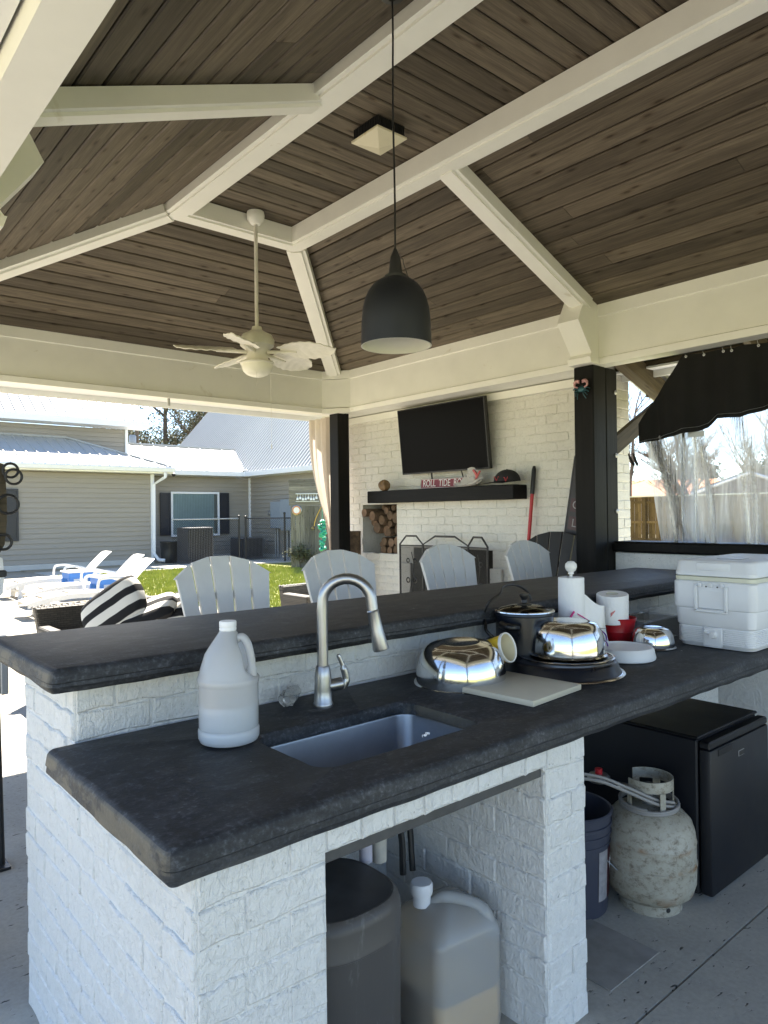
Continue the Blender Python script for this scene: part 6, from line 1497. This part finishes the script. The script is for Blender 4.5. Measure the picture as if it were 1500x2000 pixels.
a = math.radians(-62); text('label_lettering', 'A+', .045, 'whiteprint', frame(c+Vector((.1425*math.cos(a), .1425*math.sin(a), .18)), (-math.sin(a), math.cos(a), 0), (0, 0, 1)), t_)
b = B(); b.tube(catmull([c+Vector((.02, -.145, .20)), c+Vector((.06, -.16, .16)), c+Vector((.10, -.14, .155)), c+Vector((.13, -.12, .17))]), .0018, 5); b.tube([c+Vector((.085, -.155, .157)), c+Vector((.135, -.120, .175))], .008, 10); b.obj('bail_handle', 'elbox', t_, smooth=True)
# fridge
FX0, FX1, FY0, FY1, FH = 2.642, 3.17, 1.238, 1.80, .613; t_ = thing('mini_fridge', 'black compact refrigerator under the counter at the right', 'refrigerator', (2.9, 1.5, 0))
b = B(); b.box((FX0, FY0+.052, .02), (FX1, FY1, FH-.012), .006); b.obj('cabinet', 'fridge', t_)
b = B(); b.box((FX0-.002, FY0+.045, FH-.011), (FX1+.002, FY1+.004, FH), .004); b.obj('top', 'fridgetop' if 'fridgetop' in M else 'blackplastic', t_)
b = B(); b.box((FX0+.002, FY0, .022), (FX1-.002, FY0+.046, FH-.045), .008, seg=2); b.obj('door', 'fridge', t_, smooth=True)
b = B(); b.box((FX0+.002, FY0+.004, FH-.044), (FX1-.002, FY0+.046, FH-.014), .006); b.obj('door_cap', 'blackplastic', t_)
b = B(); b.box((FX0+.06, FY0-.004, FH-.075), (FX0+.18, FY0+.0, FH-.05), .002); b.obj('handle_recess', 'blackplastic', t_)
b = B(); b.box((FX0+.235, FY0-.0022, FH-.115), (FX0+.285, FY0-.0002, FH-.092), .001); b.obj('badge', 'galv', t_); b = B(); b.box((FX0+.238, FY0-.0034, FH-.112), (FX0+.282, FY0-.0023, FH-.095)); b.obj('badge_face', 'ink', t_)
b = B(); b.box((FX0+.05, FY1-.12, FH+.001), (FX1, FY1-.02, FH+.008)); b.obj('rear_grille', 'blackplastic', t_)
for x in (FX0+.05, FX1-.05):
    for y in (FY0+.08, FY1-.05): b = B(); b.lathe([(.015, 0), (.015, .02)], (x, y, 0), 10, capb=True); b.obj('foot', 'blackplastic', t_)
# floor drain patch
b = B(); b.box((1.93, 1.22, .001), (2.22, 1.50, .005), .001); tag(b.obj('floor_hatch', 'hatch' if 'hatch' in M else 'patio'), 'flat dark grey square floor hatch beside the brick pillar', 'hatch')

# ================================================================== STAND AT FAR LEFT
t_ = thing('rack_stand', 'black metal stand with wooden plank and iron rings at the left edge', 'stand', (.715, 3.36, 0))
b = B(); b.tube([(.715, 3.36, 0), (.70, 3.40, 1.25)], .016, 10); b.box((.66, 3.30, 0), (.74, 3.42, .012)); b.obj('pole', 'black', t_)
b = B(); b.box((.722, 3.36, .72), (.752, 3.40, .97), .004); b.obj('bracket', 'conduit', t_)
b = B(); b.prism([(.70, 3.36, 1.28), (.742, 3.36, 1.36), (.752, 3.36, 1.46), (.752, 3.36, 1.56), (.745, 3.36, 1.70), (.69, 3.36, 1.72), (.64, 3.36, 1.4)], (0, .03, 0)); b.obj('plank', 'brownwood', t_)
def ring(y0, x0, z0, r, rr=.0055): b = B(); b.tube([(x0+r*math.cos(k*PI/12), y0, z0+r*math.sin(k*PI/12)) for k in range(24)], rr, 8, closed=True); b.obj('iron_ring', 'black', t_, smooth=True)
ring(3.35, .765, 1.675, .030); ring(3.34, .775, 1.648, .032); ring(3.35, .755, 1.53, .040, .006); ring(3.35, .735, 1.37, .032, .006)
b = B(); b.prism([(.70, 3.37, 1.12), (.735, 3.37, 1.15), (.742, 3.37, 1.22), (.735, 3.37, 1.30), (.70, 3.37, 1.32)], (0, .02, 0)); b.obj('white_cloth', 'white', t_)
b = B(); b.box((.67, 3.36, 1.22), (.75, 3.40, 1.25), .006); b.obj('clamp', 'black', t_)

# ================================================================== BEYOND: FENCE, HOUSES, TREES
t_ = thing('wooden_fence', 'tall wooden privacy fence seen through the right opening', 'wooden fence', (25.2, 10, 0)); rf = random.Random(2)
FXX = 25.0; src = []
for i in range(4): b = B(); b.box((-.99, -.068, -.01), (.99, .068, .01), .003); me = b.mesh('picket'); me.materials.append(M['fencewood']); src.append(me)
k = 0; y = 5.5
while y < 19.5:
    m = frame((FXX+(.012 if k % 2 else 0), y, 1.0+rf.uniform(-.012, .012)), (0, 0, 1), (0, 1, 0)); o = bpy.data.objects.new('picket', src[k % 4]); link(o, t_, m); y += .142; k += 1
for y0 in range(6, 20, 2): b = B(); b.box((FXX-.12, y0, 0), (FXX-.02, y0+.1, 1.95), .005); b.obj('post', 'fencewood', t_)
for z in (.35, 1.0, 1.75): b = B(); b.box((FXX-.06, 5.4, z), (FXX-.014, 19.5, z+.09)); b.obj('rail', 'fencewood', t_)
b = B(); b.box((FXX-.1, 5.4, 1.99), (FXX+.06, 19.5, 2.03)); b.obj('cap_rail', 'whiteprint', t_)
def simple_house(loc, rz, w_, d, h, rh, roofm, wallm, label):
    t_ = thing('neighbour_house', label, 'house', loc, rz); mw = W(t_)
    b = B(); b.box((-w_/2, -d/2, 0), (w_/2, d/2, h)); b.obj('wall', wallm, t_, mw=mw)
    b = B(); e = .5; quad(b, (-w_/2-e, -d/2-e, h-.1), (w_/2+e, -d/2-e, h-.1), (w_/2+e, 0, h+rh), (-w_/2-e, 0, h+rh)); quad(b, (-w_/2-e, d/2+e, h-.1), (w_/2+e, d/2+e, h-.1), (w_/2+e, 0, h+rh), (-w_/2-e, 0, h+rh)); b.solidify(.12); b.obj('roof', roofm, t_, mw=mw)
    b = B()
    for s in (-1, 1): b.bm.faces.new([b.bm.verts.new(p) for p in ((s*w_/2, -d/2, h), (s*w_/2, d/2, h), (s*w_/2, 0, h+rh))])
    b.obj('gable', wallm, t_, mw=mw)
    b = B()
    for x in (-w_/4, w_/4): b.box((x-.5, -d/2-.03, 1), (x+.5, -d/2+.02, 2.2))
    b.obj('window', 'windowglass', t_, mw=mw)
    b = B()
    for s in (-1, 1): b.tube([(s*(w_/2+e), -d/2-e, h-.12), (s*(w_/2+e), 0, h+rh-.02), (s*(w_/2+e), d/2+e, h-.12)], .09, 4)
    b.obj('barge_board', 'gutter', t_, mw=mw)
simple_house((47.5, 25.2, 0), math.radians(-52), 6.0, 5.5, 2.5, 1.15, 'orange_roof', 'whiteprint', 'neighbour house with orange roof behind the wooden fence')
simple_house((52.0, 22.3, 0), math.radians(-52), 4.6, 4.5, 2.3, .85, 'orange_roof', 'whiteprint', 'small orange roofed outbuilding right of the first orange roof')
simple_house((41.5, 17.0, 0), math.radians(22), 6, 4.6, 2.45, .95, 'darkroof', 'brown_wall', 'dark brown gabled house with pale roof edge behind the fence')

def tree(name, label, base, H, trunk_r, spread, seed, leaf=None, nleaf=0, leafs=.12, levels=5, group=None, lean=(0, 0), start=.3, lsz=None, zmin=0):
    r = random.Random(seed); t_ = thing(name, label, 'tree', base, 0, group); bx = Vector(base); b = B(); tips = []
    def br(p, d, L, rad, lv):
        n = 4; pts = [p]; dd = d.copy()
        for i in range(n):
            dd = (dd+Vector((r.uniform(-1, 1), r.uniform(-1, 1), r.uniform(-.4, .7)))*.17).normalized(); pts.append(pts[-1]+dd*(L/n))
        b_.tube(pts, [max(.006, rad*(1-.45*i/n)) for i in range(n+1)], 6 if lv < 2 else 3, False)
        if lv >= 2: tips.extend([(q, lv) for q in pts[1:]])
        if lv < levels:
            m_ = r.randint(2, 4) if lv else r.randint(5, 7)
            for i in range(m_):
                q = pts[r.randint(1 if lv else 2, n)]; a = r.uniform(0, 2*PI); side = Vector((math.cos(a), math.sin(a), r.uniform(.0, .7))).normalized()
                br(q, (dd*.55+side*spread).normalized(), L*r.uniform(.5, .72), rad*.5, lv+1)
            br(pts[-1], dd, L*.68, rad*.55, lv+1)
    b_ = b; n0 = 3; L0 = H*start
    br(bx, Vector((lean[0], lean[1], 1)).normalized(), L0, trunk_r, 0)
    b_.obj('branches', 'twig' if leaf is None else 'trunk', t_, smooth=True)
    if leaf and nleaf:
        V, Fc = [], []
        cl = [q for q, l in tips if l >= 3 and q.z > base[2]+zmin]; r.shuffle(cl); cl = cl[:int(len(cl)*.6)]
        for i in range(nleaf):
            q = cl[i % len(cl)]+Vector((r.gauss(0, 1), r.gauss(0, 1), r.gauss(0, .8)))*(lsz or .28); s = leafs*r.uniform(.5, 1.3); u = Vector((r.uniform(-1, 1), r.uniform(-1, 1), r.uniform(-1, 1))).normalized(); v = u.orthogonal().normalized(); k = len(V)
            V += [tuple(q+u*s), tuple(q+v*s*.5), tuple(q-u*s), tuple(q-v*s*.5)]; Fc.append((k, k+1, k+2, k+3))
        me = bpy.data.meshes.new('crown'); me.from_pydata(V, [], Fc); me.materials.append(M[leaf]); o = bpy.data.objects.new('crown', me); link(o, t_)
        o.matrix_basis = Matrix.Identity(4)
    return t_
tree('leafy_tree', 'tall sparse tree with olive leaf clumps between the white roofs', (18.8, 43.1, 0), 15, .32, .95, 5, 'leaf', 15000, .11, 5, None, zmin=5.0, start=.36)
tree('bare_tree', 'thin leafless tree right of the olive tree above the white roof', (22.2, 41.0, 0), 12, .2, .8, 14, 'leaf', 1200, .08, 5, None, zmin=4, start=.36)
tree('bare_tree', 'bare branching tree behind the vinyl curtain near the brick column', (34.6, 20.2, 0), 11, .16, .75, 21, None, 0, levels=5, start=.36)
tree('bare_tree', 'bare tall tree seen through the left part of the vinyl curtain', (38.4, 19.3, 0), 10.5, .2, .85, 33, None, 0, levels=5, start=.3)
tree('bare_tree', 'bare tree with low limbs at the right edge behind the vinyl', (46.0, 18.0, 0), 11, .2, .8, 41, None, 0, levels=5, start=.33)
tree('bare_tree', 'bare tree centred in the vinyl curtain beyond the fence', (44.0, 21.3, 0), 9, .16, .8, 57, None, 0, levels=5, start=.33)
for i, (x, y, h, n) in enumerate(((56, 26.5, 6.5, 'round dark evergreen tree beyond the orange roof'), (58, 22.5, 6.2, 'dark evergreen tree right of the round one beyond the fence'), (60, 19.0, 7, 'evergreen tree mostly hidden at the right edge'))):
    tree('evergreen_tree', n, (x, y, 0), h, .25, 1.0, 70+i, 'evergreen', 9000, .22, 4, None, lsz=.55, zmin=1.0, start=.32)
# utility pole
t_ = thing('utility_pole', 'wooden utility pole with transformer between the roofs', 'utility pole', (13.5, 34.4, 0)); b = B(); b.tube([(13.5, 34.4, 0), (13.5, 34.4, 5.9)], .1, 10); b.obj('pole', 'trunk', t_, smooth=True)
b = B(); b.lathe([(.0, 0), (.16, 0), (.17, .05), (.17, .5), (.12, .56), (.0, .57)], (13.25, 34.3, 4.9), 16); b.obj('transformer', 'elbox', t_, smooth=True)
# shrub by shower wall
tree('small_shrub', 'small green shrub at the foot of the shower wall', (10.9, 16.3, 0), 1.0, .02, 1.0, 91, 'leaf', 700, .04, 3, None, lsz=.08, start=.3)
